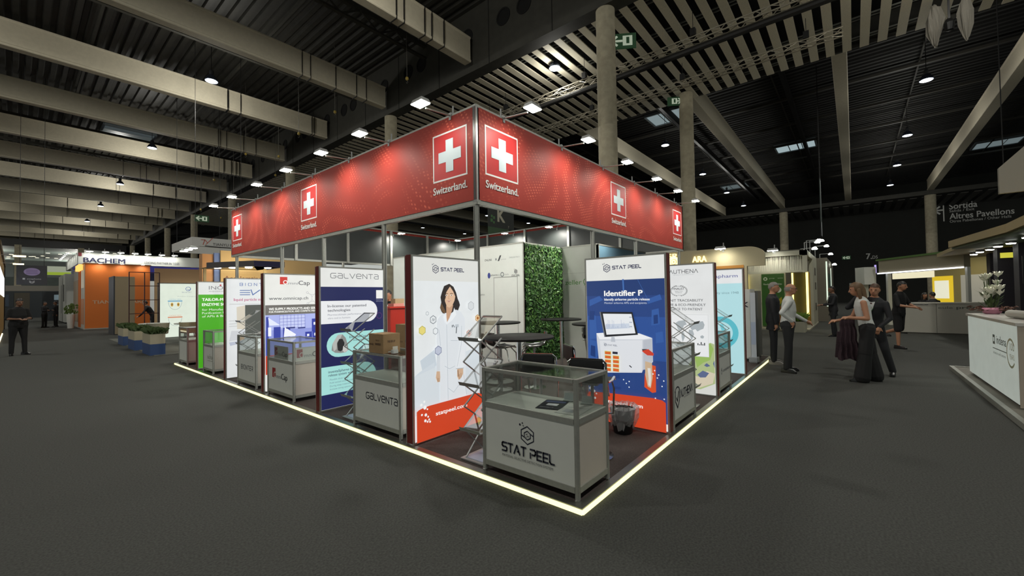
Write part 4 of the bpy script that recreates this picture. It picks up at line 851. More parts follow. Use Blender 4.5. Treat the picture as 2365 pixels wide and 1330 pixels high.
for x, y, a_, lab in ((.98, 1.06, .5, 'bar stool with backrest towards the front showcase, under the nearest table edge'), (.98, .44, .25, 'bar stool behind the right end of the front showcase, backrest towards it'), (1.78, .98, -.65, 'bar stool right of the nearest table, seen from behind its black backrest'),
        (3.06, 2.69, 2.26, 'bar stool with its side frame before the green hedge wall'), (2.6, 3.05, -.4, 'bar stool left of the table beside the grey wall'), (2.2, 3.3, .9, 'bar stool behind the front post, farther left'), (4.6, 2.4, .4, 'bar stool behind the table in front of the hedge corner'),
        (4.45, 1.75, 2.5, 'bar stool half hidden behind the left edge of the blue panel'), (2.75, 4.2, -.9, 'bar stool at the back by the grey wall door')):
    s_ = st0 if first_st[0] else clone(st0)
    first_st[0] = False
    s_.location = (x, y, PH); s_.rotation_euler = (0, 0, a_); s_['label'] = lab; s_['group'] = 'black and chrome bar stools inside the stand'
t = thing('paper_bag', 'red carrier bag with white letters standing behind the front rack', 'bag', (1.05, 2.55, PH+.0), .5); MB().box(-.15, .15, -.06, .06, 0, .36).build('body', dye('#9c2a26'), t); A = Art((-.15, -.06, 0)); A.text(dye('#d8d4d0'), 'SO', .06, .12, .14, .18, .02); A.build('lettering', t); b = MB(); b.tube([(-.06, 0, .36), (-.05, 0, .46), (.05, 0, .46), (.06, 0, .36)], .005, 6); b.build('handle', dye('#d8d4d0'), t)
t['label'] = 'red carrier bag with white letters on a white stand behind the front rack'
t.location.z = PH+.72; t2 = thing('bag_stand', 'white pedestal under the red carrier bag', 'pedestal', (1.05, 2.55, PH), .5); MB().box(-.17, .17, -.1, .1, .04, .72, .01).build('body', WHITEP, t2); MB().box(-.15, .15, -.08, .08, 0, .04).build('plinth', BLACK, t2)
# red information desk inside
t = thing('info_desk', 'tall red information desk seen between the navy panel and the white panel', 'desk', (2.95, 5.9, PH)); MB().box(-.75, .75, -.25, .25, .06, 1.36, .01).build('body', dye('#a92a1e', .4), t); MB().box(-.78, .78, -.28, .28, 1.36, 1.395).build('counter_top', dye('#b23024', .35), t); MB().box(-.72, .72, -.22, .22, 0, .06).build('plinth', BLACK, t)
# white cabinets at the right end
t = thing('display_cabinet', 'white cabinet with big dark letters at the right end of the platform', 'cabinet', (8.0, 1.1, PH), -PI/2); MB().box(0, .85, 0, .55, .06, 1.64, .01).build('body', WHITEP, t); MB().box(.03, .82, .03, .52, 0, .06).build('plinth', BLACK, t); MB().box(.01, .84, -.012, 0, .08, 1.62).build('door', WHITEP, t); A = Art((0, -.012, 0)); A.text(DK, 'MAX', .25, 1.23, .12, .56, .02); A.build('lettering', t)
t = thing('poster_stand', 'narrow white roll-up stand with bluish print beside the white cabinet', 'banner', (7.92, .24, PH), -PI/2); MB().box(0, .1, -.02, .0, .12, 1.56).build('sheet', dye('#b3bac0'), t); MB().box(.005, .095, -.022, -.02, .4, .9).build('print', dye('#9aa6bb'), t); b = MB().box(-.04, .14, -.12, .1, .02, .12, .02); b.build('base', dye('#8d9192', .4), t); MB().box(-.02, .12, -.1, -.06, 0, .02).build('foot', STEEL, t)
t = thing('metal_case', 'grey metal cabinet with a lock behind the narrow stand', 'cabinet', (8.6, .2, PH)); MB().box(0, .5, 0, .55, .04, 1.6, .03).build('body', mat('case_metal', '#6f706b', .4, .5), t); MB().box(-.006, 0, .06, .5, .1, 1.55).build('door', mat('case_metal', '#6f706b'), t); MB().box(-.02, -.006, .22, .28, .86, 1.0).build('lock', BLACK, t); MB().box(.03, .47, .03, .52, 0, .04).build('plinth', BLACK, t)

# ---------------------------------------------------------------- neighbouring stands, left aisle
def block(name, label, cat, loc, rz, boxes, group=None):
    t = thing(name, label, cat, loc, rz, group)
    for bx in boxes: MB().box(*bx[1], *(bx[3:] or ())).build(bx[0], bx[2], t)
    return t
struct(MB().box(.05, 4.6, 14.6, 24, 0, .012).build('trim_3', mat('booth_carpet', '#55564f', .95, grain=.2, gscale=60)))
rnd = random.Random(21)
for i, (x, y, lab) in enumerate(((-.02, 14.8, 'nearest of three two-tone planter boxes on the left aisle'), (-.06, 17.05, 'middle of three two-tone planter boxes on the left aisle'), (-.02, 19.6, 'farthest of three two-tone planter boxes on the left aisle'))):
    t = thing('planter_box', lab, 'planter', (x, y, 0), 0, 'blue and beige planter boxes')
    MB().box(0, .36, 0, 1.18, 0, .34).build('blue_base', mat('planter_blue', '#2c4673', .6), t); MB().box(0, .36, 0, 1.18, .34, .64).build('beige_box', mat('planter_beige', '#a39c86', .6), t); MB().box(.02, .34, .02, 1.16, .63, .645).build('soil', dye('#2a2118'), t)
    b = MB()
    for k in range(420):
        px, py = rnd.uniform(.0, .36), rnd.uniform(0, 1.18); a_ = rnd.uniform(0, 2*PI); l = rnd.uniform(.1, .2); dx, dy = math.cos(a_)*.09, math.sin(a_)*.09
        b.add([(px-.012, py, .64), (px+.012, py, .64), (px+dx*.6, py+dy*.6, .64+l), (px+dx*1.4, py+dy*1.4, .64+l*.8)], [(0, 1, 2, 3)])
    tag(b.build('foliage', dye('#3c4f27', .6), t), kind='stuff')
block('partition_panel', 'tall partition with a dark edge side and beige front before the orange wall', 'partition', (.62, 27.2, 0), 0, [('side_panel', (-.05, 0, 0, 1.7, 0, 2.97), dye('#2a2f38')), ('front_panel', (0, .75, 0, 1.7, .03, 2.95), mat('partition_beige', '#94866c', .7)), ('skirting', (0, .75, .02, 1.68, 0, .03), BLACK)])
t = thing('tube_rack', 'thin dark red tube frame standing behind the planter boxes', 'rack', (.5, 22.3, 0)); R_ = dye('#3a1614', .4)
for x in (0, .5, 1.0): MB().bar((x, 0, 0), (x, 0, 2.93), .035).build('post', R_, t)
for z in (.6, 1.13, 1.72, 2.33, 2.92): MB().bar((0, 0, z), (1.0, 0, z), .03).build('rung', R_, t)
t = thing('backlit_wall', 'tall pale green backlit wall with two bowl diagrams beyond the platform end', 'display panel', (1.55, 22.5, .01))
MB().box(0, 2.6, 0, .2, 0, 2.44).build('core', LB('dfe9da'), t); MB().box(-.05, 0, -.01, .22, 0, 2.48).build('frame', dye('#3a3d3c'), t); MB().box(-.05, 2.65, -.01, .22, 2.44, 2.48).build('frame', dye('#7c7c74'), t)
A = Art((0, 0, 0)); A.ring('#5a6aa8', 1.03, 2.2, .1, .02); A.ring('#5a6aa8', 1.06, 2.2, .06, .018, a0=-PI, a1=.6); A.text('#8a94a4', 'BLUE JET', .8, 2.02, .05, .36); A.text('#a9b2ae', 'Product Categories', .64, 1.83, .045, .75)
for z, c in ((1.6, '#6aa3c4'), (.86, '#d48a6a')):
    A.text(c, 'CONTRAST MEDIA', .32, z+.1, .04, .45); A.line(c, [(.3, z+.04), (.79, z+.04)], .05); A.ring('#a9b7b4', .545, z, .25, .018, .36, 20, PI, 2*PI)
    for x in (.43, .66):
        if z > 1: A.disc('#c9a24a', x, z-.12, .05, .09, 12); A.disc('#6f5a44', x, z-.12, .025, .04, 8)
A.build('front_print', t)
block('booth_wall', 'beige wall rising behind the pale green backlit wall', 'wall', (1.5, 23.2, 0), 0, [('panel', (0, 2.3, 0, .15, 0, 3.18), mat('tan_wall', '#a07f5e', .7, grain=.03)), ('skirting', (0, 2.3, -.01, 0, 0, .08), BLACK)])
for i, (x, y) in enumerate(((1.0, 20.6), (1.9, 19.4))):
    t = thing('lounge_table', 'low white table behind the planter boxes, %s' % ['farther one', 'nearer one'][i], 'table', (x, y, .012)); MB().lathe([(.001, .7), (.45, .7), (.46, .72), (.45, .74), (.001, .74)], 24).build('table_top', WHITEP, t); MB().lathe([(.25, 0), (.25, .015), (.04, .03), (.035, .7)], 16).build('pedestal', STEEL, t)
for i, (x, y) in enumerate(((.8, 18.5), (1.7, 18.2))):
    t = thing('tub_chair', 'grey beige tub chair behind the planter boxes, %s' % ['left one', 'right one'][i], 'chair', (x, y, .012), 1.2); c_ = dye(['#8a8878', '#a89f82'][i])
    MB().lathe([(.25, .4), (.3, .42), (.3, .48), (.001, .5)], 20).build('seat', c_, t)
    b = MB(); n = 14; vs = [(r*math.cos(a_), r*math.sin(a_), z) for j in range(n+1) for a_ in (PI*.45+PI*1.1*j/n,) for r, z in ((.3, .45), (.34, .82), (.3, .82), (.26, .48))]
    b.add(vs, [(4*j+k, 4*j+(k+1) % 4, 4*j+4+(k+1) % 4, 4*j+4+k) for j in range(n) for k in range(4)]); b.build('backrest', c_, t)
    for a_ in range(4): MB().tube([(.2*math.cos(a_*PI/2+.8), .2*math.sin(a_*PI/2+.8), .4), (.26*math.cos(a_*PI/2+.8), .26*math.sin(a_*PI/2+.8), 0)], .015, 6).build('leg', BLACK, t)
t = thing('shell_chair', 'dark shell chair behind the last showcase at the far left', 'chair', (.78, 13.3, 0), 2.4); MB().box(-.22, .22, -.22, .22, .44, .47, .05).build('seat', dye('#3c3a36'), t); b = MB(); b.add([(-.22, -.22, .46), (-.22, .22, .46), (-.3, .24, .84), (-.3, -.24, .84), (-.25, -.22, .46), (-.25, .22, .46), (-.33, .24, .84), (-.33, -.24, .84)], [(0, 1, 2, 3), (7, 6, 5, 4), (0, 4, 5, 1), (2, 6, 7, 3), (1, 5, 6, 2), (3, 7, 4, 0)]); b.build('backrest', dye('#3c3a36'), t)
for sx in (-1, 1):
    for sy in (-1, 1): MB().tube([(.15*sx, .15*sy, .45), (.24*sx, .24*sy, 0)], .013, 6).build('leg', BLACK, t)
# orange stand
ORW = mat('orange_wall', '#b9601a', .6, grain=.03)
t = block('orange_stand', 'big orange exhibition stand wall with pale lettering at the left aisle', 'stand', (.17, 35, 0), 0, [('front_wall', (0, 3.05, 0, .12, .06, 4.08), ORW), ('side_wall', (-.02, .1, .1, 7.2, .06, 4.08), mat('side_white', '#a9a69c', .6)), ('plinth', (-.06, 3.05, -.06, 7.2, 0, .06), dye('#8d8b84')), ('orange_column', (-.05, -.02, 2.2, 3.6, .06, 4.0), ORW), ('roof_edge', (-.06, 3.1, -.06, 7.2, 4.08, 4.12), dye('#7d4a20'))])
A = Art((0, 0, 0), lift=.01, step=.004); A.text(dye('#b59a80'), 'TIANYU PHARM', .32, 1.58, .21, 2.55, .02); A.build('lettering', t)
for i in range(3): MB().box(-.04, -.02, .4+.55*i, .8+.55*i, 2.6, 3.7).build('poster', mat('poster_warm', '#d8cfba', .5, emit=.35), t)
MB().box(-.05, -.02, 3.8, 7, .4, 3.2).build('print_panel', dye('#9c8c78'), t); MB().box(-.035, -.02, .3, 2.1, .3, 1.9).build('print_panel', dye('#b07a58'), t)
for y in (.5, 1.2, 1.9): light('wash', 'SPOT', 14, (.05, 34.6-0, 4.3), None, (.6+y*.8, 35, 3), .05, 1.6, 1, (1, .75, .4))
for i in range(3):
    f_ = clone(f0, (.8+1.0*i, 35, 4.1), 0, 'small floodlight at the top of the orange wall, %s from left' % N[i]); f_['group'] = 'floodlights over the orange wall'; f_.scale = (.7, .7, .7)
for i in range(3):
    l_ = thing('glow_lamp', 'orange glowing lamp on the side of the orange stand, %s' % ['nearest', 'middle', 'farthest'][i], 'lamp', (.12, 35.6+.9*i, 3.85)); MB().box(-.2, -.02, -.25, .25, -.15, .2, .03).build('shade', mat('orange_glow', '#ffb25a', .4, emit=1.6), l_); MB().box(-.02, 0, -.1, .1, -.1, .1).build('bracket', STEEL, l_)
t = thing('potted_plant', 'small green plant in a white pot beside the orange stand', 'plant', (-.25, 38, 0)); MB().lathe([(.15, 0), (.2, .9), (.17, .9), (.15, .85), (.001, .85)], 14).build('pot', WHITEP, t)
b = MB(); rnd = random.Random(9)
for k in range(90):
    a_, r, z = rnd.uniform(0, 6.3), rnd.uniform(.0, .3), rnd.uniform(.9, 1.5); b.add([(r*math.cos(a_), r*math.sin(a_), z), (r*math.cos(a_)+.06, r*math.sin(a_), z+.08), (r*math.cos(a_+.3)+.02, r*math.sin(a_+.3), z+.16), (r*math.cos(a_)-.05, r*math.sin(a_), z+.07)], [(0, 1, 2, 3)])
tag(b.build('foliage', dye('#4f6a2e'), t), kind='stuff')
# white header stand
t = block('header_stand', 'white exhibition stand with a tall lit header and dark blue lettering', 'stand', (.62, 46, 0), 0, [('header', (0, 9.5, 0, .3, 4.82, 5.68), mat('header_white', '#c9cbc6', .5)), ('header_return', (0, .3, .3, 12, 4.82, 5.68), mat('header_white', '#c9cbc6')), ('blue_soffit', (.1, 9.4, .4, 6, 4.5, 4.8), mat('violet_soffit', '#3b3b86', .5, emit=.5)), ('back_wall', (0, 9.4, 6, 6.2, 0, 4.8), dye('#6d7078')), ('white_panel', (2.9, 5.6, .5, .6, .5, 3.5), mat('lit_white', '#d8d9d2', .5, emit=.35)), ('post', (.0, .2, .0, .2, 0, 4.8), WHITEP), ('post', (9.2, 9.4, 0, .2, 0, 4.8), WHITEP)])
A = Art((0, 0, 0), lift=.012, step=.004); A.text(dye('#23264a'), 'BACHEM', .3, 4.93, .38, 2.45, .03); A.text(dye('#6d7078'), 'LEADING PARTNER IN TIDES', 4.0, 4.98, .2, 2.4, .01); A.rect(dye('#7c2b33'), -.0, 5.4, .2, 5.68); A.build('lettering', t)
for i, x in enumerate((1.23, 2.14, 3.06, 3.95, 4.78, 5.71, 6.61)):
    f_ = clone(f0, (x, 46.02, 5.78), 0, 'floodlight above the white header with dark blue lettering, %s from left' % N[i]); f_['group'] = 'floodlights over the white header'; f_.scale = (1.9, 1.0, 1.9)
    light('header_wash', 'SPOT', 14, (x, 45.5, 5.75), None, (x, 46, 5.2), .05, 2.2, 1)
for i in range(6):
    f_ = clone(f0, (.62, 47.6+1.6*i, 5.73), -PI/2, 'floodlight on the side header of the white stand, %s from the corner' % N[i]); f_['group'] = 'floodlights over the white side header'
block('cabinet_wall', 'row of tall white cabinets farther along the left aisle', 'stand', (.02, 47.8, 0), 0, [('cabinet', (0, .8, .0, 2.2, .1, 4.05), dye('#b4b5ae')), ('cabinet', (-.04, .8, 2.3, 4.6, .1, 4.05), dye('#a3a49e')), ('cabinet', (-.02, .8, 4.7, 7, .1, 4.05), dye('#b4b5ae')), ('dark_slot', (-.05, -.02, .8, 1.0, 1.8, 3.2), BLACK), ('dark_slot', (-.05, -.02, 3.1, 3.3, .8, 3.2), BLACK), ('plinth', (0, .8, 0, 7, 0, .1), BLACK)])
block('green_header', 'white stand header with a lime green stripe down the left aisle', 'stand', (-.6, 62, 0), 0, [('header', (0, 2.6, 0, .2, 4.6, 5.5), mat('lit_header', '#c5cdb4', .5, emit=.4)), ('stripe', (0, 1.8, -.02, 0, 4.6, 4.9), mat('lime', '#a9c43a', .5, emit=.5)), ('post', (2.2, 2.5, 0, .3, 0, 4.6), WHITEP)])
t = thing('hanging_sign', 'dark hanging sign with a lilac oval over the left aisle', 'sign', (-1.92, 38, 2.82)); MB().box(-.63, .63, 0, .06, 0, 1.22).build('board', dye('#30333a'), t)
A = Art((0, 0, 0), lift=.006, step=.003); A.disc(mat('lilac', '#8f80a8', .5, emit=.3), 0, .82, .34, .24); TG = dye('#a8adb4')
for v in (.9, .8, .7): A.rect(dye('#6e5f8c'), -.24, v, .24, v+.035)
A.text(TG, 'cosphoto', -.2, .34, .08, .58, .01); A.rect(TG, -.38, .33, -.28, .43); A.line(TG, [(-.1, .24), (0, .17), (.1, .24)], .035); A.line(TG, [(-.1, .17), (0, .1), (.1, .17)], .035); A.build('print', t)
b = MB()
for x in (-.5, .5): b.tube([(x, .03, 1.22), (x, .03, 13.3)], .012, 5)
b.build('line', BLACK, t)
struct(MB().box(-4, .6, 60, 60.6, 2.9, 3.42).build('trim_4', mat('lintel_beige', '#77736a', .7)))
block('dark_stand', 'dark shadowy stand with glass shelves at the far left aisle end', 'stand', (-.9, 58, 0), 0, [('wall', (0, 1.3, 0, .2, 0, 2.8), dye('#23272b')), ('shelf', (.7, 1.2, -.3, 0, .9, .95), dye('#7f8a8c')), ('shelf', (.7, 1.2, -.3, 0, 1.5, 1.55), dye('#7f8a8c')), ('lit_panel', (.75, 1.15, -.01, 0, 2.0, 2.5), mat('cool_lit', '#8fa4ac', .5, emit=.3))])
block('far_backdrop', 'dim backdrop wall closing the left aisle under the lintel', 'stand', (-6, 75, 0), 0, [('wall', (0, 7.5, 0, .2, 0, 3.6), dye('#3c4246')), ('panel', (3.4, 4.6, -.05, 0, .8, 3.0), dye('#5a5448')), ('panel', (1.4, 3.0, -.05, 0, 1.4, 2.8), dye('#4a5666'))])
block('upper_gallery', 'pale grey upper gallery front across the far left hall end', 'gallery', (-12, 110, 0), 0, [('parapet', (0, 22, 0, .3, 6.4, 9.3), mat('gallery_grey', '#7c8482', .7)), ('column', (2, 2.8, -.2, .3, 0, 12), CONC), ('column', (9.4, 10.2, -.2, .3, 0, 12), CONC), ('column', (17, 17.8, -.2, .3, 0, 12), CONC)])
# stand on the far left edge of the aisle
t = block('edge_stand', 'stand at the very left edge with a bright white lit panel', 'stand', (-3.05, 25.5, 0), 0, [('wall', (-.3, 0, 0, 16, .05, 4.1), mat('ochre_wall', '#9a7a3c', .6)), ('lit_panel', (0, .02, 1.2, 15, 2.1, 3.3), mat('white_lit', '#f2f6f8', .4, emit=1.6)), ('end_post', (-.2, .05, 15.8, 16.1, 0, 4.3), dye('#2c2a28')), ('floor_light', (-.02, .04, -2, 9, 0, .05), mat('warm_led', '#fff3cf', .4, emit=1.8)), ('header', (-.3, .06, 0, 16, 4.1, 4.3), dye('#5a4a2c'))])
for i, y in enumerate((29, 35)):
    l_ = thing('bracket_lamp', 'glowing lamp on a bracket at the left edge stand, %s' % ['nearer', 'farther'][i], 'lamp', (-2.98, y, 3.9-.0*i)); MB().bar((-.075, 0, .05), (.4, 0, .05), .03).build('arm', STEEL, l_); MB().box(.3, .7, -.12, .12, -.02, .04).build('lens', mat('warm_lamp', '#ffe9b0', .3, emit=5), l_)
# hanging box sign
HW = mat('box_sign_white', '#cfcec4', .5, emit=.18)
t = block('hanging_box_sign', 'white hanging box sign with a red and black logo and lamps underneath', 'sign', (3.5, 26, 4.65), 0, [('front_face', (0, 2.6, 0, .04, 0, .48), HW), ('side_face', (0, .04, .04, 4.4, 0, .48), HW), ('ceiling_frame', (.04, 2.6, .1, .3, 0, .05), WHITEP), ('ceiling_frame', (.04, .3, .3, 4.3, 0, .05), WHITEP), ('back_face', (0, 2.6, 4.4, 4.44, 0, .48), HW), ('far_side', (2.56, 2.6, .04, 4.4, 0, .48), HW)])
A = Art((0, 0, 0), lift=.006, step=.003); RO = dye('#a8402c'); A.line(RO, [(.42, .36), (.58, .36), (.5, .1)], .035); A.line(RO, [(.6, .36), (.7, .2)], .03); A.line(RO, [(.62, .1), (.95, .5)], .03); A.text(dye('#3b3b3d'), 'TIANYU PHARM', .95, .08, .15, 1.5, .01); A.line(dye('#2a2a2c'), [(.6, .03), (1.3, .0), (2.55, .02)], .05); A.build('lettering', t)
for i, y in enumerate((.7, 1.7, 2.7)):
    l_ = thing('sign_lamp', 'bright lamp under the white hanging box sign, %s' % ['nearest', 'middle', 'farthest'][i], 'lamp', (3.72, 26+y, 4.63)); MB().box(-.16, .16, -.16, .16, -.06, -.03).build('lens', LAMP, l_); MB().box(-.18, .18, -.18, .18, -.03, .03).build('housing', STEEL, l_)
b = MB()
for x, y in ((.2, .2), (2.4, .2), (.2, 4.2), (2.4, 4.2)): b.tube([(x, y, .48), (x, y, 11.5)], .012, 5)
b.build('line', BLACK, t)
# beige stand with canopy behind the red stand
BEI = mat('beige_wall', '#b59a6c', .7, grain=.03)
t = block('beige_stand', 'beige stand wall with brown lettering seen below the left red fascia', 'stand', (2.38, 17, 0), 0, [('wall', (0, 3.9, 0, .12, 0, 3.55), BEI), ('orange_column', (-.53, -.18, .2, .6, 0, 3.4), mat('peach_column', '#b98656', .6)), ('blue_panel', (-.18, .0, .1, .2, 0, 3.45), mat('blue_panel', '#5c73a8', .6)), ('cream_end', (3.9, 3.96, 0, .5, 0, 3.3), dye('#a59670'))])
A = Art((0, 0, 0), lift=.004, step=.002); A.text(dye('#6a3a26'), 'Accelerating Clinical', .12, 2.42, .16, 2.1, .01); A.build('lettering', t)
t = block('stand_canopy', 'dark blue canopy edge with round lamps before the beige wall', 'canopy', (1.95, 14.4, 2.8), .0, [('fascia_board', (.7, 1.7, 0, .06, 0, .2), dye('#23264a')), ('fascia_board', (1.64, 1.7, .06, 1.6, 0, .2), dye('#23264a'))])
b = MB(); b.add([(.7, 0, 0), (.7, 0, .2), (-.35, 1.2, .15), (-.35, 1.2, -.05), (.7, .06, 0), (.7, .06, .2), (-.35, 1.26, .15), (-.35, 1.26, -.05)], [(0, 1, 2, 3), (7, 6, 5, 4), (0, 3, 7, 4), (1, 5, 6, 2)]); b.build('fascia_board', dye('#4d4a4c'), t)
b = MB(); b.add([(-.35, 1.25, .0), (.7, .05, .02), (1.64, .05, .02), (1.64, 2.5, .02), (-.35, 2.5, .0)], [(0, 1, 2, 3, 4), (4, 3, 2, 1, 0)]); b.build('soffit', dye('#9a8a66'), t)
rl = MB().lathe([(.001, 0), (.09, 0), (.11, .015), (.11, .03)], 14).mesh('round_lamp', LAMP)
for x, y in ((-.2, 2.2), (1.55, 1.5)): MB().box(x, x+.08, y, y+.08, -2.8, .02).build('post', dye('#8c7c58'), t)
for x, y in ((.0, 1.35), (.35, 1.0), (.75, .65), (1.3, .45)): put('round_lamp', rl, t, (x, y, -.03))
light('canopy_glow', 'AREA', 60, (2.9, 15.6, 2.7), None, (3.2, 17, 2.0), 1.2, color=(1, .86, .6))
t['label'] = 'dark blue canopy edge with four round lamps before the beige wall'

# ---------------------------------------------------------------- neighbouring stands, right aisle
CRM = mat('cream_wall', '#b5ab8c', .6, grain=.03)
GLOW = mat('glow_letter', '#ffe79a', .4, emit=2.4)
t = block('cream_stand', 'cream stand wall with glowing flower emblem and letters behind the map panel', 'stand', (14, 0, 0), 0, [('wall', (0, .2, 1.35, 9, 0, 3.25), CRM), ('orange_band', (-.02, 0, 1.45, 2.4, 2.5, 2.6), mat('orange_band', '#c98a3a', .5, emit=.5)), ('skirting', (-.01, 0, 1.35, 9, 0, .1), BLACK)])
b = MB(); n = 10; pts = [(1.35, 3.25)] + [(1.35-.55*math.sin(PI/2*i/n), 2.95+.3*math.cos(PI/2*i/n)) for i in range(n+1)] + [(.8, 2.55), (1.35, 2.55)]
vs = [(x, y, z) for x in (0, .2) for y, z in pts]; k = len(pts); b.add(vs, [tuple(range(k)), tuple(range(2*k-1, k-1, -1))] + [(i, k+i, k+(i+1) % k, (i+1) % k) for i in range(k)]); b.build('curved_corner', CRM, t)
A = Art((0, 0, 0), (0, -1, 0), (0, 0, 1), (-1, 0, 0), .004, .02)
for i in range(9): a_ = 2*PI*i/9; A.disc(GLOW, -3.88+.17*math.cos(a_), 2.86+.17*math.sin(a_), .07, n=10)
A.ring(GLOW, -3.88, 2.86, .09, .06, n=14); A.text(GLOW, 'ARA', -3.17, 2.8, .22, .5, .03); A.text(GLOW, 'SP', -4.1, 3.02, .16, .35, .02); A.build('glow_lettering', t)
f_ = clone(f0, (14.0, 2.1, 3.2), -PI/2, 'floodlight washing the cream wall behind the map panel'); f_.scale = (1.6, .9, 1.6); light('cream_wash', 'SPOT', 60, (13.5, 2.1, 3.2), None, (14.0, 2.1, 2.6), .05, 2.4, 1, (1, .93, .7))
# string curtain stand
STW = mat('white_gloss', '#a9a795', .4)
YEL = mat('yellow_light', '#ffe680', .4, emit=3.0); OLV = mat('olive_wall', '#4a4413', .7)
t = block('curtain_stand', 'white framed stand with a string curtain, green poster and yellow light columns', 'stand', (18, -.12, 0), 0, [('top_beam', (0, .25, 0, 3.0, 3.12, 3.32), STW), ('lower_beam', (.02, .2, 0, 3.0, 2.42, 2.5), STW), ('side_beam', (0, 5.6, 0, .25, 3.1, 3.32), STW), ('corner_post', (0, .22, 0, .16, 2.4, 3.12), STW), ('left_post', (0, .22, 2.6, 2.8, 0, 3.12), CRM),
  ('back_wall', (.9, 1.05, .85, 3, 0, 2.45), mat('soft_white', '#b3b3a2', .5)), ('green_poster', (.84, .89, .9, 1.75, .1, 2.42), mat('green_poster', '#356a1d', .5, emit=.15)), ('olive_wall', (.85, 1.0, .14, .62, 0, 2.42), OLV), ('side_wall', (3, 5.6, 0, .15, 0, 3.1), STW), ('plinth', (.0, 5.7, -.02, 3, 0, .06), dye('#8f8c7c')),
  ('light_column', (.8, .84, .56, .62, .55, 2.42), YEL), ('light_column', (.7, .78, .03, .11, .55, 2.45), YEL), ('light_column', (.8, .84, 2.3, 2.36, 1.3, 2.42), YEL), ('yellow_panel', (1.2, 1.25, .0, .12, .2, 2.42), mat('dark_gold', '#8a6a1c', .5)), ('roof', (0, 5.6, .1, 3, 3.32, 3.36), dye('#55544a'))])
b = MB(); rnd = random.Random(2)
for i in range(120): y = .18+2.4*i/120; b.bar((.1+rnd.uniform(-.03, .03), y, 2.5), (.1+rnd.uniform(-.03, .03), y+rnd.uniform(-.02, .02), 3.12), .012)
tag(b.build('string_curtain', mat('string_white', '#c9c8b8', .6), t), kind='stuff')
A = Art((.84, 0, 0), (0, -1, 0), (0, 0, 1), (-1, 0, 0), .003, .004); LW = mat('poster_white', '#cdd6b8', .5, emit=.2)
A.ring(LW, -1.6, 2.2, .08, .04); A.text(LW, 'Manufacturing Facilities', -1.68, 1.93, .07, .7, .01); A.text(LW, 'group', -1.45, 2.2, .05, .2); A.text(LW, 'eurasia', -1.13, 2.2, .05, .2)
A.poly(mat('map_yellow', '#b9a41e', .5, emit=.15), [(-1.45, 1.65), (-1.35, 1.7), (-1.3, 1.6), (-1.32, 1.5), (-1.42, 1.5)]); A.poly(mat('map_yellow', '#b9a41e'), [(-1.25, 1.1), (-1.2, 1.35), (-1.1, 1.3), (-1.0, 1.4), (-.98, 1.2), (-1.1, 1.0)]); A.poly(mat('map_brown', '#8a5418', .5, emit=.15), [(-1.2, .9), (-.92, 1.1), (-.92, .15), (-1.3, .15), (-1.25, .5)]); A.disc(LW, -1.12, 1.7, .12); A.build('poster_print', t)
for r_ in ((1.0, 2.4), (1.2, 1.7), (1.1, .7)): MB().box(3+r_[0], 3+r_[0]+.5, -.02, 0, r_[1], r_[1]+.35).build('window', dye('#4a463c'), t)
light('curtain_glow', 'AREA', 16, (18.5, 1.4, 3.0), None, (18.6, 1.4, 0), 1.5, color=(1, .93, .72))
f_ = clone(f0, (18.0, 1.0, 3.34), -PI/2, 'floodlight above the string curtain stand'); f_.scale = (1.8, 1, 1.8); light('curtain_wash', 'SPOT', 50, (17.5, 1.0, 3.34), None, (18, 1.0, 2.7), .05, 2.3, 1, (1, .95, .78))
for i, (x, y, z) in enumerate(((19.5, -.3, 3.45), (21.4, -.3, 3.9), (22.6, -.3, 4.1), (23.9, -.35, 4.2), (25, -.5, 4.0), (27, -.6, 3.7), (29, -.7, 3.2))):
    l_ = thing('stand_spot', 'small bright spot along the stands beyond the string curtain, %s' % N[i], 'lamp', (x, y, z), 0, 'small spots beyond the string curtain'); MB().lathe([(.001, -.02), (.1, -.02), (.11, 0), (.06, .08), (.001, .09)], 12).build('shade', LAMP, l_); b = MB(); b.bar((0, 0, .05), (0, .5, .05), .02); b.bar((0, .5, .05), (0, .5, 3.3-z), .03); b.build('arm', STEEL, l_)
block('far_stand', 'pale stand with vertical green light edge beyond the string curtain stand', 'stand', (25, -.5, 0), 0, [('wall', (0, 8, 0, 4, 0, 3.4), dye('#6d675a')), ('light_edge', (-.03, 0, .0, .06, .8, 3.2), mat('green_white', '#d3e3cf', .4, emit=1.2)), ('light_edge', (4, 4.06, -.03, 0, .8, 3.0), mat('green_white', '#d3e3cf')), ('panel', (1, 3.2, -.02, 0, .4, 2.6), dye('#3f5a4c'))])
t = thing('planter_bench', 'white planter with bright green grass at the string curtain stand', 'planter', (17.1, -.06, 0)); MB().box(0, .8, 0, .75, 0, .42, .02).build('box', STW, t); MB().box(.04, .76, .04, .71, .42, .43).build('soil', dye('#2a2118'), t)
b = MB(); rnd = random.Random(8)
for k in range(520):
    px, py = rnd.uniform(.04, .76), rnd.uniform(.04, .71); a_ = rnd.uniform(0, 2*PI); l = rnd.uniform(.2, .38); dx, dy = math.cos(a_)*.12, math.sin(a_)*.12
    b.add([(px-.012, py, .42), (px+.012, py, .42), (px+dx, py+dy, .42+l*.8), (px+dx*1.8, py+dy*1.8, .42+l)], [(0, 1, 2, 3)])
tag(b.build('grass', dye('#5f7d2a', .6), t), kind='stuff')
t = thing('white_chair', 'small white chair with wooden legs before the green poster', 'chair', (17.9, 1.75, 0)); MB().box(-.2, .2, -.2, .2, .42, .46, .05).build('seat', WHITEP, t); MB().box(.16, .2, -.2, .2, .46, .8, .01).build('backrest', WHITEP, t)
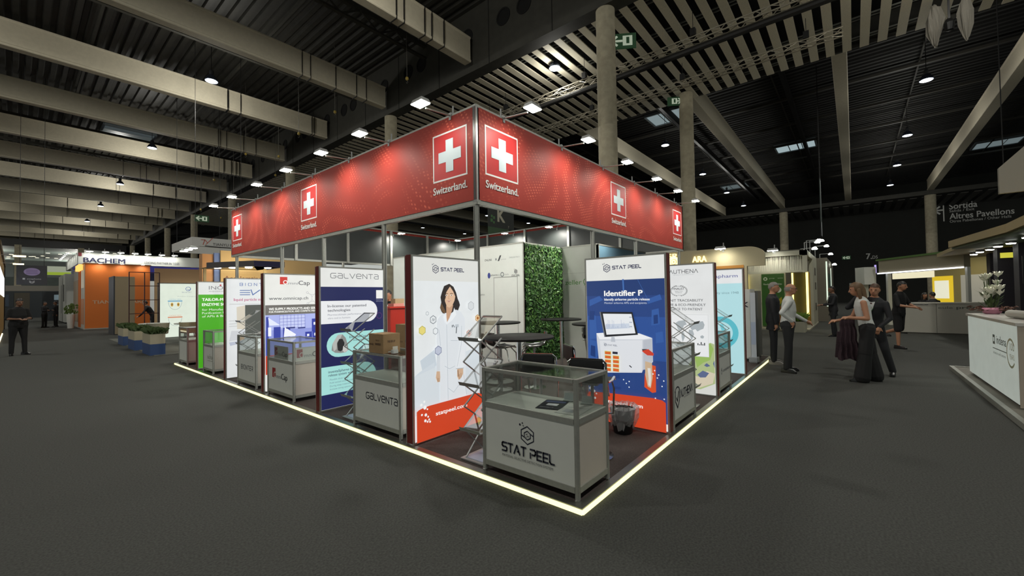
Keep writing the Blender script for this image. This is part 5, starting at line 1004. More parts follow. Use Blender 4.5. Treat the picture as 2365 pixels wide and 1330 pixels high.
for sx in (-1, 1):
    for sy in (-1, 1): MB().tube([(.12*sx, .12*sy, .43), (.2*sx, .2*sy, 0)], .014, 6).build('leg', dye('#6e4f2c'), t)

# process counter stand
PAN = mat('counter_panel', '#a5a297', .6, grain=.02)
t = thing('process_counter', 'long white counter with grey lettering on the right aisle', 'counter', (18.3, -3.0, 0), -PI/2)
MB().box(.1, .8, 0, .6, .06, 1.1).build('panel', PAN, t)
for i in range(1): MB().box(.81, 2.0, 0, .6, .06, 1.1).build('panel', PAN, t)
MB().lathe([(.001, .06), (.3, .06), (.3, 1.1), (.001, 1.1)], 16, (.1, .3, 0)).build('rounded_end', PAN, t); MB().box(-.1, 2.02, -.02, .62, 1.1, 1.14).build('counter_top', dye('#b3b0a6'), t); MB().box(.05, 1.95, .04, .56, 0, .06).build('plinth', dye('#5c5a52'), t)
A = Art((0, 0, 0), lift=.004, step=.002); A.text(dye('#6a6f66'), 'eule', .85, .92, .09, .36, .006); A.text(dye('#4c5048'), 'process', 1.3, .92, .1, .8, .012); A.build('lettering', t)
# its canopy and lit back wall
a0, a1 = Vector((23.6, -2.5, 0)), Vector((19.6, -4.7, 0)); dv = a1-a0; Lc = dv.length; rz = math.atan2(dv.y, dv.x)
t = thing('lit_canopy', 'pale canopy band with a white light edge and green rim over the counter', 'canopy', (23.6, -2.5, 0), rz)
MB().box(0, Lc, 0, .2, 2.42, 3.0).build('band', mat('canopy_band', '#8f8874', .6), t); MB().box(-.1, Lc+.1, -.06, .24, 3.0, 3.08).build('green_rim', dye('#4a6a2c'), t); MB().box(-.05, Lc, -.04, .0, 2.38, 2.43).build('light_edge', mat('white_led', '#f2f4ff', .4, emit=2.6), t); MB().box(0, Lc, .2, 3, 2.9, 2.95).build('roof', dye('#6d675a'), t)
MB().box(.3, .42, .1, .25, 0, 2.42).build('post', WHITEP, t); MB().box(Lc-.1, Lc, .1, .2, 0, 2.42).build('post', WHITEP, t)
MB().box(.9, 3.2, -.01, .02, 2.1, 2.36).build('lit_sign', mat('lit_sign', '#efe7c4', .4, emit=.9), t)
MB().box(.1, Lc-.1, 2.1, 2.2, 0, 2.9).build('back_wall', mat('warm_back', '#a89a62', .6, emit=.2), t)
for u0, u1, z0, z1, y_, m_ in ((.1, 1.2, 1.0, 2.2, 2.08, mat('lit_yellow', '#e6c42e', .5, emit=.8)), (.25, 1.0, 1.2, 2.0, 2.06, mat('lit_cream', '#e9e7cf', .5, emit=.9)), (1.6, 3.0, .9, 2.2, 2.08, mat('poster_pale', '#c3c0b2', .5, emit=.35)), (3.2, 4.2, .9, 2.3, 2.08, mat('mustard', '#a67f1c', .5, emit=.3))): MB().box(u0, u1, y_, 2.1, z0, z1).build('lit_poster', m_, t)
light('canopy_fill', 'AREA', 20, (22, -4.6, 2.7), None, (22.5, -5, 0), 1.0, color=(1, .9, .6))
block('white_boxes', 'stepped white boxes at the left end of the lit canopy', 'stand', (24.2, -2.45, 0), rz, [('box', (-.6, .1, -.6, -.1, 1.9, 2.75), WHITEP), ('box', (-1.1, -.6, -.6, -.1, 1.5, 2.0), WHITEP), ('post', (-.5, -.3, -.4, -.2, 0, 1.9), WHITEP), ('violet_screen', (.0, .06, -.1, -.05, 2.45, 2.85), mat('violet_lit', '#b9a8f0', .4, emit=1.0))])
# beige canopy with dark columns
t = block('dark_column_stand', 'stand of black columns with downlights under a beige canopy at the right edge', 'stand', (0, 0, 0), 0, [])
CB = mat('canopy_beige', '#a8966a', .6, grain=.03)
b = MB(); p = [(16.2, -3.9), (12.2, -4.35), (9.2, -4.3), (9.2, -9), (16.2, -9)]; b.prism(p, 2.92, 3.12); b.build('canopy', CB, t)
b = MB(); b.prism([(x+(.06 if x > 12 else .06), y-.08) for x, y in p], 2.86, 2.92); b.build('green_soffit', dye('#4c5a3c'), t)
DC = mat('black_column', '#26222a', .6, grain=.1)
for x, y in ((19.4, -5.3), (18.0, -5.3), (17.0, -5.05), (15.1, -5.1), (13.4, -5.3)): MB().box(x, x+.5, y-.5, y, 0, 2.86).build('column', DC, t)
MB().box(12.5, 20, -6.6, -6.4, 0, 2.86).build('back_wall', dye('#15151a'), t)
t_ = block('wall_screen', 'dark screen hanging between the black columns at the right', 'screen', (14.6, -5.08, 1.75), -PI/2+.0, [('panel', (0, .35, -.05, 0, 0, .7), dye('#2f3338', .2)), ('bezel', (-.02, .37, 0, .03, -.02, .72), BLACK)])
t_ = thing('wall_sign', 'small yellow lit sign on a black column at the right', 'sign', (16.95, -5.2, 2.55), -PI/2); MB().box(-.1, .5, -.03, 0, 0, .16).build('panel', mat('yellow_sign', '#d8d24a', .4, emit=.8), t_); MB().box(-.12, .52, 0, .03, -.02, .18).build('frame', BLACK, t_)
for i, (x, y) in enumerate(((12.6, -4.75), (14.2, -4.8), (15.2, -4.75), (16.4, -4.8), (17.4, -4.75), (18.6, -4.8), (19.8, -4.75))):
    l_ = thing('downlight_spot', 'downlight under the beige canopy before the black columns, %s from the right' % N[i], 'lamp', (x, y, 2.78), 0, 'downlights before the black columns'); MB().lathe([(.001, 0), (.08, 0), (.09, .02), (.09, .08)], 14).build('lens', LAMP, l_); MB().lathe([(.095, .02), (.095, .1), (.001, .1)], 14).build('housing', STEEL, l_)
    light('column_wash', 'SPOT', 9, (x, y, 2.74), None, (x+.1, y-.3, 0), .04, 1.0, .9, (1, .95, .85))
MB().box(16.2, 20.4, -7.5, -4.1, 2.88, 3.0).build('rear_canopy', CB, t)
t_ = thing('hanging_canopy', 'white hanging canopy corner at the upper right edge', 'canopy', (14.55, -4.7, 4.2)); CW_ = mat('canopy_white', '#8f8b80', .6)
b = MB(); pts = [(0, 0), (0, .7), (-1.5, 2.3), (-4, 2.3), (-4, 0)]; vs = [(x, y, z) for x in (0, .12) for y, z in pts]; b.add(vs, [(0, 1, 2, 3, 4), (9, 8, 7, 6, 5)]+[(i, 5+i, 5+(i+1) % 5, (i+1) % 5) for i in range(5)]); b.build('front_face', CW_, t_)
MB().box(.12, .3, -4, -.05, .05, .15).build('stiffener', CW_, t_)
b = MB(); b.tube([(.05, -.1, .7), (.05, -.1, 11.9)], .012, 5); b.tube([(.05, -3.5, 2.3), (.05, -3.5, 11)], .012, 5); b.build('line', BLACK, t_)
# counter with backlit front
t = block('counter_platform', 'low wooden platform with a metal edge under the backlit counter', 'platform', (0, 0, 0), 0, [('deck', (4.0, 9.3, -8, -3.06, 0, .06), mat('deck_grey', '#6a675d', .6, grain=.1, gscale=12)), ('edge_profile', (4.0, 9.36, -3.06, -3.0, 0, .075), ALU), ('edge_profile', (9.3, 9.36, -8, -3.06, 0, .075), ALU)])
BLF = mat('backlit_front', '#d3dcd2', .4, emit=.42, grain=.05, gscale=5)
t = block('backlit_counter', 'white reception counter with a glowing front and grey logo at the right edge', 'counter', (5.55, -3.16, .06), 0, [('body', (0, 3.0, -.62, -.02, .04, 1.06), mat('counter_stone', '#a49a8c', .5)), ('glow_front', (.03, 2.97, -.02, 0, .05, 1.05), BLF), ('counter_top', (-.03, 3.03, -.66, .02, 1.06, 1.1), mat('counter_top_grey', '#b6b4ae', .25)), ('plinth', (.03, 2.97, -.6, -.04, 0, .04), BLACK), ('side_panel', (-.02, 0, -.62, .0, .02, 1.06), mat('counter_stone', '#a49a8c'))])
A = Art((0, 0, 0), (-1, 0, 0), (0, 0, 1), (0, 1, 0), .001, .002); GC = dye('#6a716c'); A.text(GC, 'indena', -1.02, .74, .12, .5, .012); A.rect(GC, -1.22, .72, -1.1, .86); A.rect(BLF, -1.19, .76, -1.13, .82); A.line(GC, [(-1.22, .66), (-.5, .66)], .012); A.text(GC, 'science and nature', -1.2, .58, .04, .66); A.ring(dye('#a8a88a'), -.28, .68, .2, .03, a0=.6, a1=5.6); A.text(dye('#a8a88a'), '100', -.32, .72, .1, .2); A.text(dye('#a8a88a'), 'YEARS', -.34, .6, .07, .22); A.build('lettering', t)
# flowers
light('counter_fill', 'SPOT', 110, (8.0, -2.9, 3.6), None, (8.2, -3.5, 1.3), .06, 1.3, .8)  # added out-of-view spot brightening the flowers and counter top
t = thing('flower_arrangement', 'tall white flower arrangement in a pink bowl on the backlit counter', 'flowers', (8.3, -3.42, 1.16))
MB().lathe([(.1, 0), (.13, .02), (.16, .1), (.14, .14), (.001, .14)], 18).build('pink_bowl', dye('#b5788c', .5), t, True)
rnd = random.Random(4); b = MB(); lf = MB()
for i in range(22):
    x, y, z = rnd.uniform(-.15, .15), rnd.uniform(-.13, .13), rnd.uniform(.3, .85)
    lf.tube([(x*.3, y*.3, .12), (x*.8, y*.8, z*.6), (x, y, z)], .006, 5); fl = MB()
    for j in range(6):
        a_ = j*PI/3+i; c_, s_ = math.cos(a_), math.sin(a_)
        fl.add([(x, y, z), (x+.045*c_-.045*s_, y+.045*s_+.045*c_, z+.06), (x+.085*c_, y+.085*s_, z+.13), (x+.045*c_+.045*s_, y+.045*s_-.045*c_, z+.06)], [(0, 1, 2, 3)])
    fl.lathe([(.001, -.01), (.012, 0), (.008, .04), (.001, .045)], 6, (x, y, z)); fl.build('flower', dye('#dfe0cf', .5), t)
for i in range(44):
    a_, z, l = rnd.uniform(0, 6.3), rnd.uniform(.1, .45), rnd.uniform(.12, .24); r = rnd.uniform(.02, .12); c_, s_ = math.cos(a_), math.sin(a_)
    lf.add([(r*c_, r*s_, z), ((r+l*.4)*c_-.02*s_, (r+l*.4)*s_+.02*c_, z+l*.4), ((r+l*.7)*c_, (r+l*.7)*s_, z+l*.7), ((r+l*.4)*c_+.02*s_, (r+l*.4)*s_-.02*c_, z+l*.4)], [(0, 1, 2, 3)])
tag(lf.build('foliage', dye('#3d5228', .6), t), kind='stuff')
b = MB()
for i in range(70):
    a_, r = rnd.uniform(0, 6.3), rnd.uniform(.1, .3); c_, s_ = math.cos(a_), math.sin(a_); z = rnd.uniform(.06, .16)
    b.add([(r*c_, r*s_, z), ((r+.06)*c_-.03*s_, (r+.06)*s_+.03*c_, z+.03), ((r+.1)*c_, (r+.1)*s_, z), ((r+.06)*c_+.03*s_, (r+.06)*s_-.03*c_, z+.02)], [(0, 1, 2, 3)])
tag(b.build('base_leaves', dye('#5a3a2c', .6), t), kind='stuff'); t.scale = (.8, .8, .8)
t = thing('roll_wrap', 'pale rolled towel-like wrap lying on the backlit counter', 'roll', (6.55, -3.42, 1.165), .12); b = MB(); b.tube([(-.4, 0, .06), (.4, 0, .06)], .058, 16); b.build('roll', dye('#a7a59c'), t); b = MB(); b.tube([(.401, 0, .06), (.406, 0, .06)], .03, 12); b.build('core', dye('#6d6a62'), t)
t = thing('leaflet_holder', 'bright green leaflet stand on the backlit counter at the right edge', 'holder', (5.85, -3.4, 1.16), PI/2+.7); b = MB(); b.box(-.07, .07, -.005, .005, 0, .3); b.build('sheet', mat('green_sheet', '#3fae32', .4, emit=.3), t); MB().box(-.08, .08, -.05, .05, -.001, .006).build('base', glass('clear_acrylic'), t); MB().box(-.05, .05, -.0075, -.005, .18, .25).build('white_mark', WHITEP, t)
t = thing('white_lounge_seat', 'white seat back rising behind the flowers on the right stand', 'chair', (9.0, -4.35, .06)); MB().box(-.35, .35, -.3, .3, .08, .5, .06).build('seat', dye('#a7a59c'), t); MB().box(-.35, .35, -.36, -.22, .3, 1.28, .05).build('backrest', dye('#a7a59c'), t); MB().box(-.3, .3, -.28, .28, 0, .08).build('base', STEEL, t)

# ---------------------------------------------------------------- people
SKIN = mat('skin', '#a8795c', .55); SKIND = mat('skin_dark', '#7d5a45', .55)
DKSUIT = mat('dark_suit', '#15161a', .75); BLKC = mat('black_cloth', '#0f0f10', .85); NAVYC = mat('navy_cloth', '#181c26', .8); GREYC = mat('charcoal_trousers', '#1e1f20', .8); SHIRT = mat('white_shirt', '#b9bcb8', .75); SHOE = mat('black_shoe', '#0b0b0c', .35); LSH = mat('grey_shoe', '#6b6863', .5)
HB = mat('brown_hair', '#4a3525', .6); HG = mat('grey_hair', '#75716b', .6); HD = mat('dark_hair', '#1a1614', .5); HL = mat('light_hair', '#5f472c', .55)
EYE = mat('eye_dark', '#1a1512', .3); LIP = mat('lip', '#8a4d42', .5); GLS = mat('spectacle_frame', '#15151a', .3)
PEOPLE = []
def rotv(v, pitch, roll, yaw=0):
    return Matrix.Rotation(yaw, 3, 'Z') @ Matrix.Rotation(roll, 3, 'X') @ Matrix.Rotation(pitch, 3, 'Y') @ Vector(v)
def cone_mesh(b, p, q, r0, r1, n=12, caps=3):
    p, q = Vector(p), Vector(q); d = (q-p); L = d.length or 1e-4; d /= L
    a = Vector((0, 0, 1)) if abs(d.z) < .9 else Vector((1, 0, 0)); u = d.cross(a).normalized(); v = d.cross(u); prof = []
    for i in range(caps, 0, -1): t = PI/2*i/caps; prof.append((r0*math.cos(t)+1e-4, -r0*math.sin(t)))
    prof += [(r0, 0), (r1, L)]
    for i in range(1, caps+1): t = PI/2*i/caps; prof.append((r1*math.cos(t)+1e-4, L+r1*math.sin(t)))
    vs = [p+d*h+(u*math.cos(2*PI*j/n)+v*math.sin(2*PI*j/n))*r for r, h in prof for j in range(n)]; k = len(prof)
    b.add(vs, [(i*n+j, i*n+(j+1) % n, (i+1)*n+(j+1) % n, (i+1)*n+j) for i in range(k-1) for j in range(n)] + [tuple(range(n-1, -1, -1)), tuple((k-1)*n+j for j in range(n))])
def ell_mesh(b, c, r, R3=None, n=16, k=10, keep=None):
    vs = []; R3 = R3 or Matrix.Identity(3)
    for i in range(k+1):
        t = -PI/2+PI*i/k
        for j in range(n): vs.append(Vector(c)+R3 @ Vector((r[0]*math.cos(t)*math.cos(2*PI*j/n), r[1]*math.cos(t)*math.sin(2*PI*j/n), r[2]*math.sin(t))))
    fs = []
    for i in range(k):
        for j in range(n):
            a_ = 2*PI*(j+.5)/n; t = -PI/2+PI*(i+.5)/k
            if keep is None or keep(math.cos(t)*math.cos(a_), math.cos(t)*math.sin(a_), math.sin(t)): fs.append((i*n+j, i*n+(j+1) % n, (i+1)*n+(j+1) % n, (i+1)*n+j))
    b.add(vs, fs)
def person(label, loc, heading, H=1.75, pitch=0, roll=0, twist=0, head=(0, 0, 0), arms=None, legs=None, top=SHIRT, bottom=GREYC, sleeve=2, shorts=False, skin=SKIN, hair=HD, style='short', shoe=SHOE, female=False, jacket=False, wide=False, stout=1.0, glasses=False, voxel=.011, tie=None, badge=False, seat=None):
    """local frame: +X forward, +Y left; arms = (left, right) each (upper dir, fore dir, hand dir); legs = (left, right) each (thigh dir, shin dir, foot yaw)"""
    s = H/1.75; b = MB(); prims = []
    def cone(p, q, r0, r1, m): cone_mesh(b, p, q, r0, r1); prims.append(('c', Vector(p), Vector(q), r0, r1, m))
    def ell(c, r, m, R3=None): ell_mesh(b, c, r, R3); prims.append(('e', Vector(c), r, R3 or Matrix.Identity(3), 0, m))
    legs = legs or (((.02, .03, -1), (-.03, .02, -1), .25), ((.02, -.03, -1), (-.03, -.02, -1), -.25))
    arms = arms or (((.02, .12, -1), (.15, .03, -1), (.1, 0, -1)), ((.02, -.12, -1), (.15, -.03, -1), (.1, 0, -1)))
    # pelvis height so that the lower foot meets the floor
    low = 0; ank = []
    for i, (th, sh, fy) in enumerate(legs):
        hip = Vector((0, (.09, -.09)[i]*s, -.05*s)); kn = hip+Vector(th).normalized()*.43*s; an = kn+Vector(sh).normalized()*.43*s; ank.append((hip, kn, an)); low = min(low, an.z)
    base = Vector((0, 0, (-low+.085*s) if seat is None else seat))
    for i, (hip, kn, an) in enumerate(ank):
        hip, kn, an = hip+base, kn+base, an+base; fy = legs[i][2]; fd = Vector((math.cos(fy), math.sin(fy), 0))
        if wide: cone(hip, kn, .105*s, .105*s, bottom); cone(kn, an+Vector((0, 0, .0)), .1*s, .125*s, bottom)
        else:
            cone(hip, kn, .095*s*stout, .068*s, bottom)
            if shorts: cone(kn, an, .052*s, .036*s, skin); cone(hip, kn, .1*s, .085*s, bottom)
            else: cone(kn, an, .068*s, .056*s, bottom)
        sb = MB(); pts = [(-.09, .035), (-.09, -.035), (0, -.042), (.1, -.045), (.17, -.03), (.185, 0), (.17, .03), (.1, .045), (0, .042)]
        o = Vector((an.x, an.y, max(an.z-.085*s, 0)))
        W = lambda x, y, z: o+fd*x*s+Vector((-fd.y, fd.x, 0))*y*s+Vector((0, 0, z*s))
        n = len(pts); vs = [W(x, y, 0) for x, y in pts]+[W(x*1.0, y, .035) for x, y in pts]+[W(x*.75-.01, y*.8, .075 if x > .05 else .1) for x, y in pts]
        sb.add(vs, [tuple(range(n-1, -1, -1)), tuple(range(2*n, 3*n))]+[(k*n+j, k*n+(j+1) % n, (k+1)*n+(j+1) % n, (k+1)*n+j) for k in (0, 1) for j in range(n)])
        sb.part = 'shoe'; sb.m = shoe; PEOPLE.append((None, sb, label))
    # torso loft
    rings = [(-.14, .13, .095, 0), (-.06, .168, .118, -.005), (.02, .165, .115, 0), (.12, .145, .105, .005), (.25, .155, .115, .01), (.38, .175, .12, .005), (.46, .165, .1, 0), (.51, .11, .075, 0), (.55, .06, .058, 0)]
    if female: rings = [(h, w_*(.92 if h > .1 else 1.0), d, f) for h, w_, d, f in rings]
    T = lambda x, y, z: base+rotv((x*s, y*s, z*s), pitch, roll, twist)
    n = 20; vs = []
    if jacket: rings = [(-.24, .185, .14, 0)]+[(h, w_*1.06+.006, d*1.1+.006, f) for h, w_, d, f in rings]
    for h, w_, d, f in rings:
        st = stout if h < .35 else 1
        vs += [T(f+d*st*math.cos(2*PI*j/n), w_*st*math.sin(2*PI*j/n), h) for j in range(n)]
    k = len(rings); b.add(vs, [(i*n+j, i*n+(j+1) % n, (i+1)*n+(j+1) % n, (i+1)*n+j) for i in range(k-1) for j in range(n)]+[tuple(range(n-1, -1, -1)), tuple((k-1)*n+j for j in range(n))])
    hw = -.26 if jacket else .06
    prims.append(('c', T(0, 0, hw+.1), T(0, 0, .42), .15*s*stout, .13*s, top)); prims.append(('e', T(0, 0, .4), (.12*s, .19*s, .12*s), Matrix.Identity(3), 0, top))
    if not jacket: prims.append(('e', T(0, 0, -.06), (.12*s, .17*s, .1*s), Matrix.Identity(3), 0, bottom))
    # neck and head
    hp, hr, hy = head; HR = Matrix.Rotation(twist+hy, 3, 'Z') @ Matrix.Rotation(roll+hr, 3, 'X') @ Matrix.Rotation(pitch*.5+hp, 3, 'Y')
    nb = T(.0, 0, .53); hc = nb+HR @ Vector((.03*s, 0, .16*s))
    cone(T(0, 0, .5), hc-HR @ Vector((.02*s, 0, .06*s)), .055*s, .052*s, skin)
    Hd = lambda x, y, z: hc+HR @ Vector((x*s, y*s, z*s))
    ell(hc, (.098*s, .077*s, .11*s), skin, HR); ell(Hd(.028, 0, -.055), (.07*s, .058*s, .065*s), skin, HR)
    cone(Hd(.095, 0, .005), Hd(.112, 0, -.03), .008*s, .014*s, skin)
    for sy in (-1, 1): ell(Hd(-.005, .078*sy, -.01), (.016*s, .01*s, .03*s), skin, HR)
    # arms
    for i, (ua, fa, ha) in enumerate(arms):
        sg = (1, -1)[i]; sh = T(0, sg*(.175 if not female else .155), .435); el = sh+rotv(Vector(ua).normalized()*.29*s, 0, 0, twist); wr = el+rotv(Vector(fa).normalized()*.25*s, 0, 0, twist); hd = rotv(Vector(ha).normalized(), 0, 0, twist)
        mu = top if sleeve > 0 else skin; mf = top if sleeve > 1 else skin
        cone(sh, el, (.058 if sleeve else .05)*s, (.046 if sleeve else .04)*s, mu); cone(el, wr, (.044 if sleeve > 1 else .038)*s, (.034 if sleeve > 1 else .027)*s, mf)
        pal = wr+hd*.05*s; cone(wr, wr+hd*.075*s, .026*s, .034*s, skin)
        sd = hd.cross(Vector((0, 0, 1)) if abs(hd.z) < .8 else Vector((1, 0, 0))).normalized(); cu = hd.cross(sd)
        if cu.z > 0: cu = -cu
        for j, (o_, L_) in enumerate(((-.032, .062), (-.011, .076), (.011, .072), (.032, .056))):
            p0 = wr+hd*.085*s+sd*o_*s; p1 = p0+(hd*.85+cu*.35+sd*o_*3).normalized()*L_*.55*s; p2 = p1+(hd*.6+cu*.8).normalized()*L_*.5*s
            cone(p0-hd*.02*s, p1, .0105*s, .0095*s, skin); cone(p1, p2, .0095*s, .008*s, skin)
        t0 = wr+hd*.03*s-sd*.03*s; cone(t0, t0+(hd*.7-sd*.7+cu*.3).normalized()*.055*s, .0125*s, .0095*s, skin)
    me = b.mesh('body', [skin]); o = bpy.data.objects.new('body_proxy', me); COL.objects.link(o)
    md = o.modifiers.new('r', 'REMESH'); md.mode = 'VOXEL'; md.voxel_size = voxel*s
    sm_ = o.modifiers.new('s', 'SMOOTH'); sm_.factor = .5; sm_.iterations = 3
    ex = []
    # hair
    hb = MB()
    if style == 'short': ell_mesh(hb, Hd(-.006, 0, .012), (.104*s, .083*s, .112*s), HR, 22, 16, lambda x, y, z: z > .42 or (x < .25 and z > .05) or (x < -.35 and z > -.45))
    elif style == 'thin': ell_mesh(hb, Hd(-.006, 0, .0), (.102*s, .081*s, .11*s), HR, 22, 16, lambda x, y, z: (x < .1 and -.45 < z < .35 and (abs(y) > .35 or x < -.3)))
    else:
        ell_mesh(hb, Hd(-.008, 0, .012), (.11*s, .09*s, .118*s), HR, 22, 16, lambda x, y, z: z > .45 or (x < .3 and z > -.3) or x < -.2)
        for sy in (-1, 1): cone_mesh(hb, Hd(-.02, .075*sy, -.02), Hd(-.01, .085*sy, -.17), .036*s, .026*s)
        cone_mesh(hb, Hd(-.06, 0, -.03), Hd(-.07, 0, -.19), .07*s, .05*s)
    hb.part = 'hair'; hb.m = hair; ex.append(hb)
    eb = MB()
    for sy in (-1, 1): ell_mesh(eb, Hd(.088, .032*sy, .008), (.01*s, .013*s, .008*s), HR, 8, 6)
    eb.part = 'eyes'; eb.m = EYE; ex.append(eb); lb_ = MB(); ell_mesh(lb_, Hd(.094, 0, -.062), (.008*s, .024*s, .007*s), HR, 10, 6); lb_.part = 'mouth'; lb_.m = LIP; ex.append(lb_)
    if glasses:
        g = MB()
        for sy in (-1, 1):
            g.tube([Hd(.105, (.033+.022*math.cos(a_))*sy, .008+.017*math.sin(a_)) for a_ in [PI*2*i/10 for i in range(10)]], .003*s, 5, True); g.tube([Hd(.1, .055*sy, .012), Hd(0, .083*sy, .01)], .0025*s, 5)
        g.part = 'spectacles'; g.m = GLS; ex.append(g)
    if tie:
        g = MB(); g.add([T(.11, -.055, .475), T(.14, -.05, .4), T(.172, 0, .16), T(.14, .05, .4), T(.11, .055, .475), T(.12, 0, .46)], [(0, 1, 2, 3, 4, 5)]); g.part = 'shirt_front'; g.m = SHIRT; ex.append(g)
        g = MB(); g.add([T(.126, -.018, .45), T(.126, .018, .45), T(.178, .022, .22), T(.18, 0, .19), T(.178, -.022, .22)], [(0, 1, 2, 3, 4)]); g.part = 'tie'; g.m = tie; ex.append(g)
    if badge:
        g = MB(); g.tube([T(.075, -.085, .5), T(.165, -.06, .3), T(.178, -.04, .02)], .006, 5); g.tube([T(.075, .085, .5), T(.165, .03, .3), T(.178, -.04, .02)], .006, 5); g.part = 'lanyard'; g.m = dye('#3c5a3a'); ex.append(g)
        g = MB(); g.bar(T(.18, -.04, .02), T(.185, -.04, -.12), .09, .004); g.part = 'badge'; g.m = SHIRT; ex.append(g)
    PEOPLE.append((o, prims, dict(label=label, loc=loc, heading=heading, ex=ex)))
def finish_people():
    bpy.context.view_layer.update(); dg = bpy.context.evaluated_depsgraph_get(); shoes = []
    for o, prims, info in PEOPLE:
        if o is None: shoes.append(prims); continue
        ev = o.evaluated_get(dg); me = bpy.data.meshes.new_from_object(ev); me.name = 'body'
        mats = []
        for p in prims:
            if p[5] not in mats: mats.append(p[5])
        me.materials.clear()
        for m in mats: me.materials.append(m)
        n = len(me.polygons); c = np.empty(n*3, np.float32); me.polygons.foreach_get('center', c); c = c.reshape(-1, 3); best = np.full(n, 1e9); idx = np.zeros(n, np.int32)
        for p in prims:
            if p[0] == 'c':
                a_, q = np.array(p[1]), np.array(p[2]); d = q-a_; L2 = max(float(d @ d), 1e-9); t = np.clip((c-a_) @ d/L2, 0, 1); dist = np.linalg.norm(c-a_-t[:, None]*d, axis=1)-(p[3]+(p[4]-p[3])*t)
            else:
                R3 = np.array(p[3]); l = (c-np.array(p[1])) @ R3; r = np.array(p[2]); kk = np.linalg.norm(l/r, axis=1); dist = (kk-1)*r.min()
            u = dist < best; best[u] = dist[u]; idx[u] = mats.index(p[5])
        me.polygons.foreach_set('material_index', idx); me.polygons.foreach_set('use_smooth', [True]*n); me.update()
        t = thing('person', info['label'], 'person', info['loc'], info['heading']); put('body', me, t)
        for e in info['ex']+shoes: e.build(e.part, e.m, t, e.part in ('hair', 'shoe', 'eyes'))
        shoes = []; bpy.data.objects.remove(o)
D = math.radians
DN = (.1, 0, -1)
person('bald man in a white shirt and dark trousers reaching out his hand', (7.3, -.52, 0), D(-76), 1.73, pitch=.05, arms=(((.35, .12, -.85), (.85, .0, -.55), (.9, 0, -.45)), ((-.55, -.35, -.75), (.65, .25, -.6), (.3, .3, -.9))), legs=(((.06, .05, -1), (-.02, .02, -1), .2), ((-.04, -.04, -1), (-.1, 0, -1), -.5)), top=SHIRT, bottom=GREYC, hair=HG, style='thin', glasses=True, voxel=.0085, stout=1.14)
person('grey-haired man in a dark suit standing behind the man in the white shirt', (8.25, -.14, 0), D(-80), 1.78, top=DKSUIT, bottom=DKSUIT, jacket=True, hair=HG, shoe=LSH, voxel=.01, head=(.05, 0, -.1))
person('woman in a white sleeveless top and wide black trousers leaning forward', (7.0, -1.72, 0), D(98), 1.72, pitch=.13, head=(.12, 0, 0), female=True, sleeve=0, arms=(((-.12, .2, -.9), (.95, -.1, .05), (1, -.1, -.1)), ((.3, -.1, -.75), (.95, .2, -.3), (1, .1, -.15))), legs=(((.12, .05, -1), (.12, .02, -1), .1), ((-.12, -.05, -1), (-.16, -.02, -1), -.1)), top=SHIRT, bottom=BLKC, wide=True, hair=HL, style='long', voxel=.0085)
person('man in a dark suit with a hand raised to his forehead behind the woman', (7.85, -1.82, 0), D(158), 1.72, pitch=.14, roll=-.14, head=(.05, .05, .2), arms=(((.15, .25, -.9), (.65, -.35, -.55), (.4, -.3, -.9)), ((.55, -.5, -.35), (-.05, .55, .8), (-.2, .8, .5))), legs=(((-.05, .2, -1), (-.25, .16, -1), .3), ((.25, -.12, -1), (-.1, -.03, -1), .1)), top=DKSUIT, bottom=DKSUIT, jacket=True, hair=HB, tie=dye('#3a1c1c'), badge=True, voxel=.0085)
person('man in a black T-shirt and black shorts walking with a bent leg', (12.95, -2.5, 0), D(-118), 1.8, pitch=.1, roll=.06, head=(.1, 0, .1), sleeve=1, arms=(((.25, .3, -.8), (.8, -.5, -.3), (.8, -.4, -.2)), ((.3, -.3, -.8), (.85, .35, -.15), (.9, .2, -.1))), legs=(((-.1, .12, -.9), (-.95, .05, -.35), .1), ((.05, -.04, -1), (.0, 0, -1), 0)), top=BLKC, bottom=BLKC, shorts=True, skin=SKIN, hair=HD, stout=1.12, voxel=.011)
person('man in a dark suit facing left, farther along the right aisle', (15.95, -.98, 0), D(112), 1.74, arms=(((.3, .15, -.8), (.85, -.5, -.1), (1, -.3, 0)), ((.3, -.15, -.8), (.85, .4, -.15), (1, .2, 0))), top=DKSUIT, bottom=DKSUIT, jacket=True, hair=HD, skin=SKIND, tie=SHIRT, voxel=.012, legs=(((.15, .05, -1), (-.05, 0, -1), .2), ((-.1, -.05, -1), (-.15, 0, -1), -.1)))
SIT = (((.95, .1, -.1), (.05, 0, -1), 0), ((.95, -.1, -.1), (.05, 0, -1), 0))
person('dark-haired woman sitting behind the long white counter', (20.4, -3.68, 0), D(200), 1.66, pitch=.1, arms=(((.4, .1, -.8), (.8, -.2, .1), (1, 0, 0)), ((.4, -.1, -.8), (.8, .2, .1), (1, 0, 0))), legs=SIT, seat=.72, female=True, top=BLKC, bottom=BLKC, hair=HD, style='long', voxel=.013)
person('man in a dark suit sitting behind the long white counter, seen from behind', (19.35, -3.84, 0), D(30), 1.74, arms=(((.4, .1, -.8), (.8, -.2, .1), (1, 0, 0)), ((.4, -.1, -.8), (.8, .2, .1), (1, 0, 0))), legs=SIT, seat=.72, top=DKSUIT, bottom=DKSUIT, jacket=True, hair=HD, voxel=.013)
person('stout man in dark clothes looking at a phone on the left aisle', (-2.55, 18.95, 0), D(-72), 1.76, head=(.2, 0, .1), sleeve=1, arms=(((.1, .28, -.85), (.75, -.75, -.05), (.9, -.4, 0)), ((.1, -.28, -.85), (.75, .75, -.05), (.9, .5, 0))), legs=(((0, .1, -1), (0, .03, -1), .35), ((0, -.1, -1), (0, -.03, -1), -.3)), top=BLKC, bottom=BLKC, skin=SKIND, hair=HD, stout=1.32, voxel=.012)
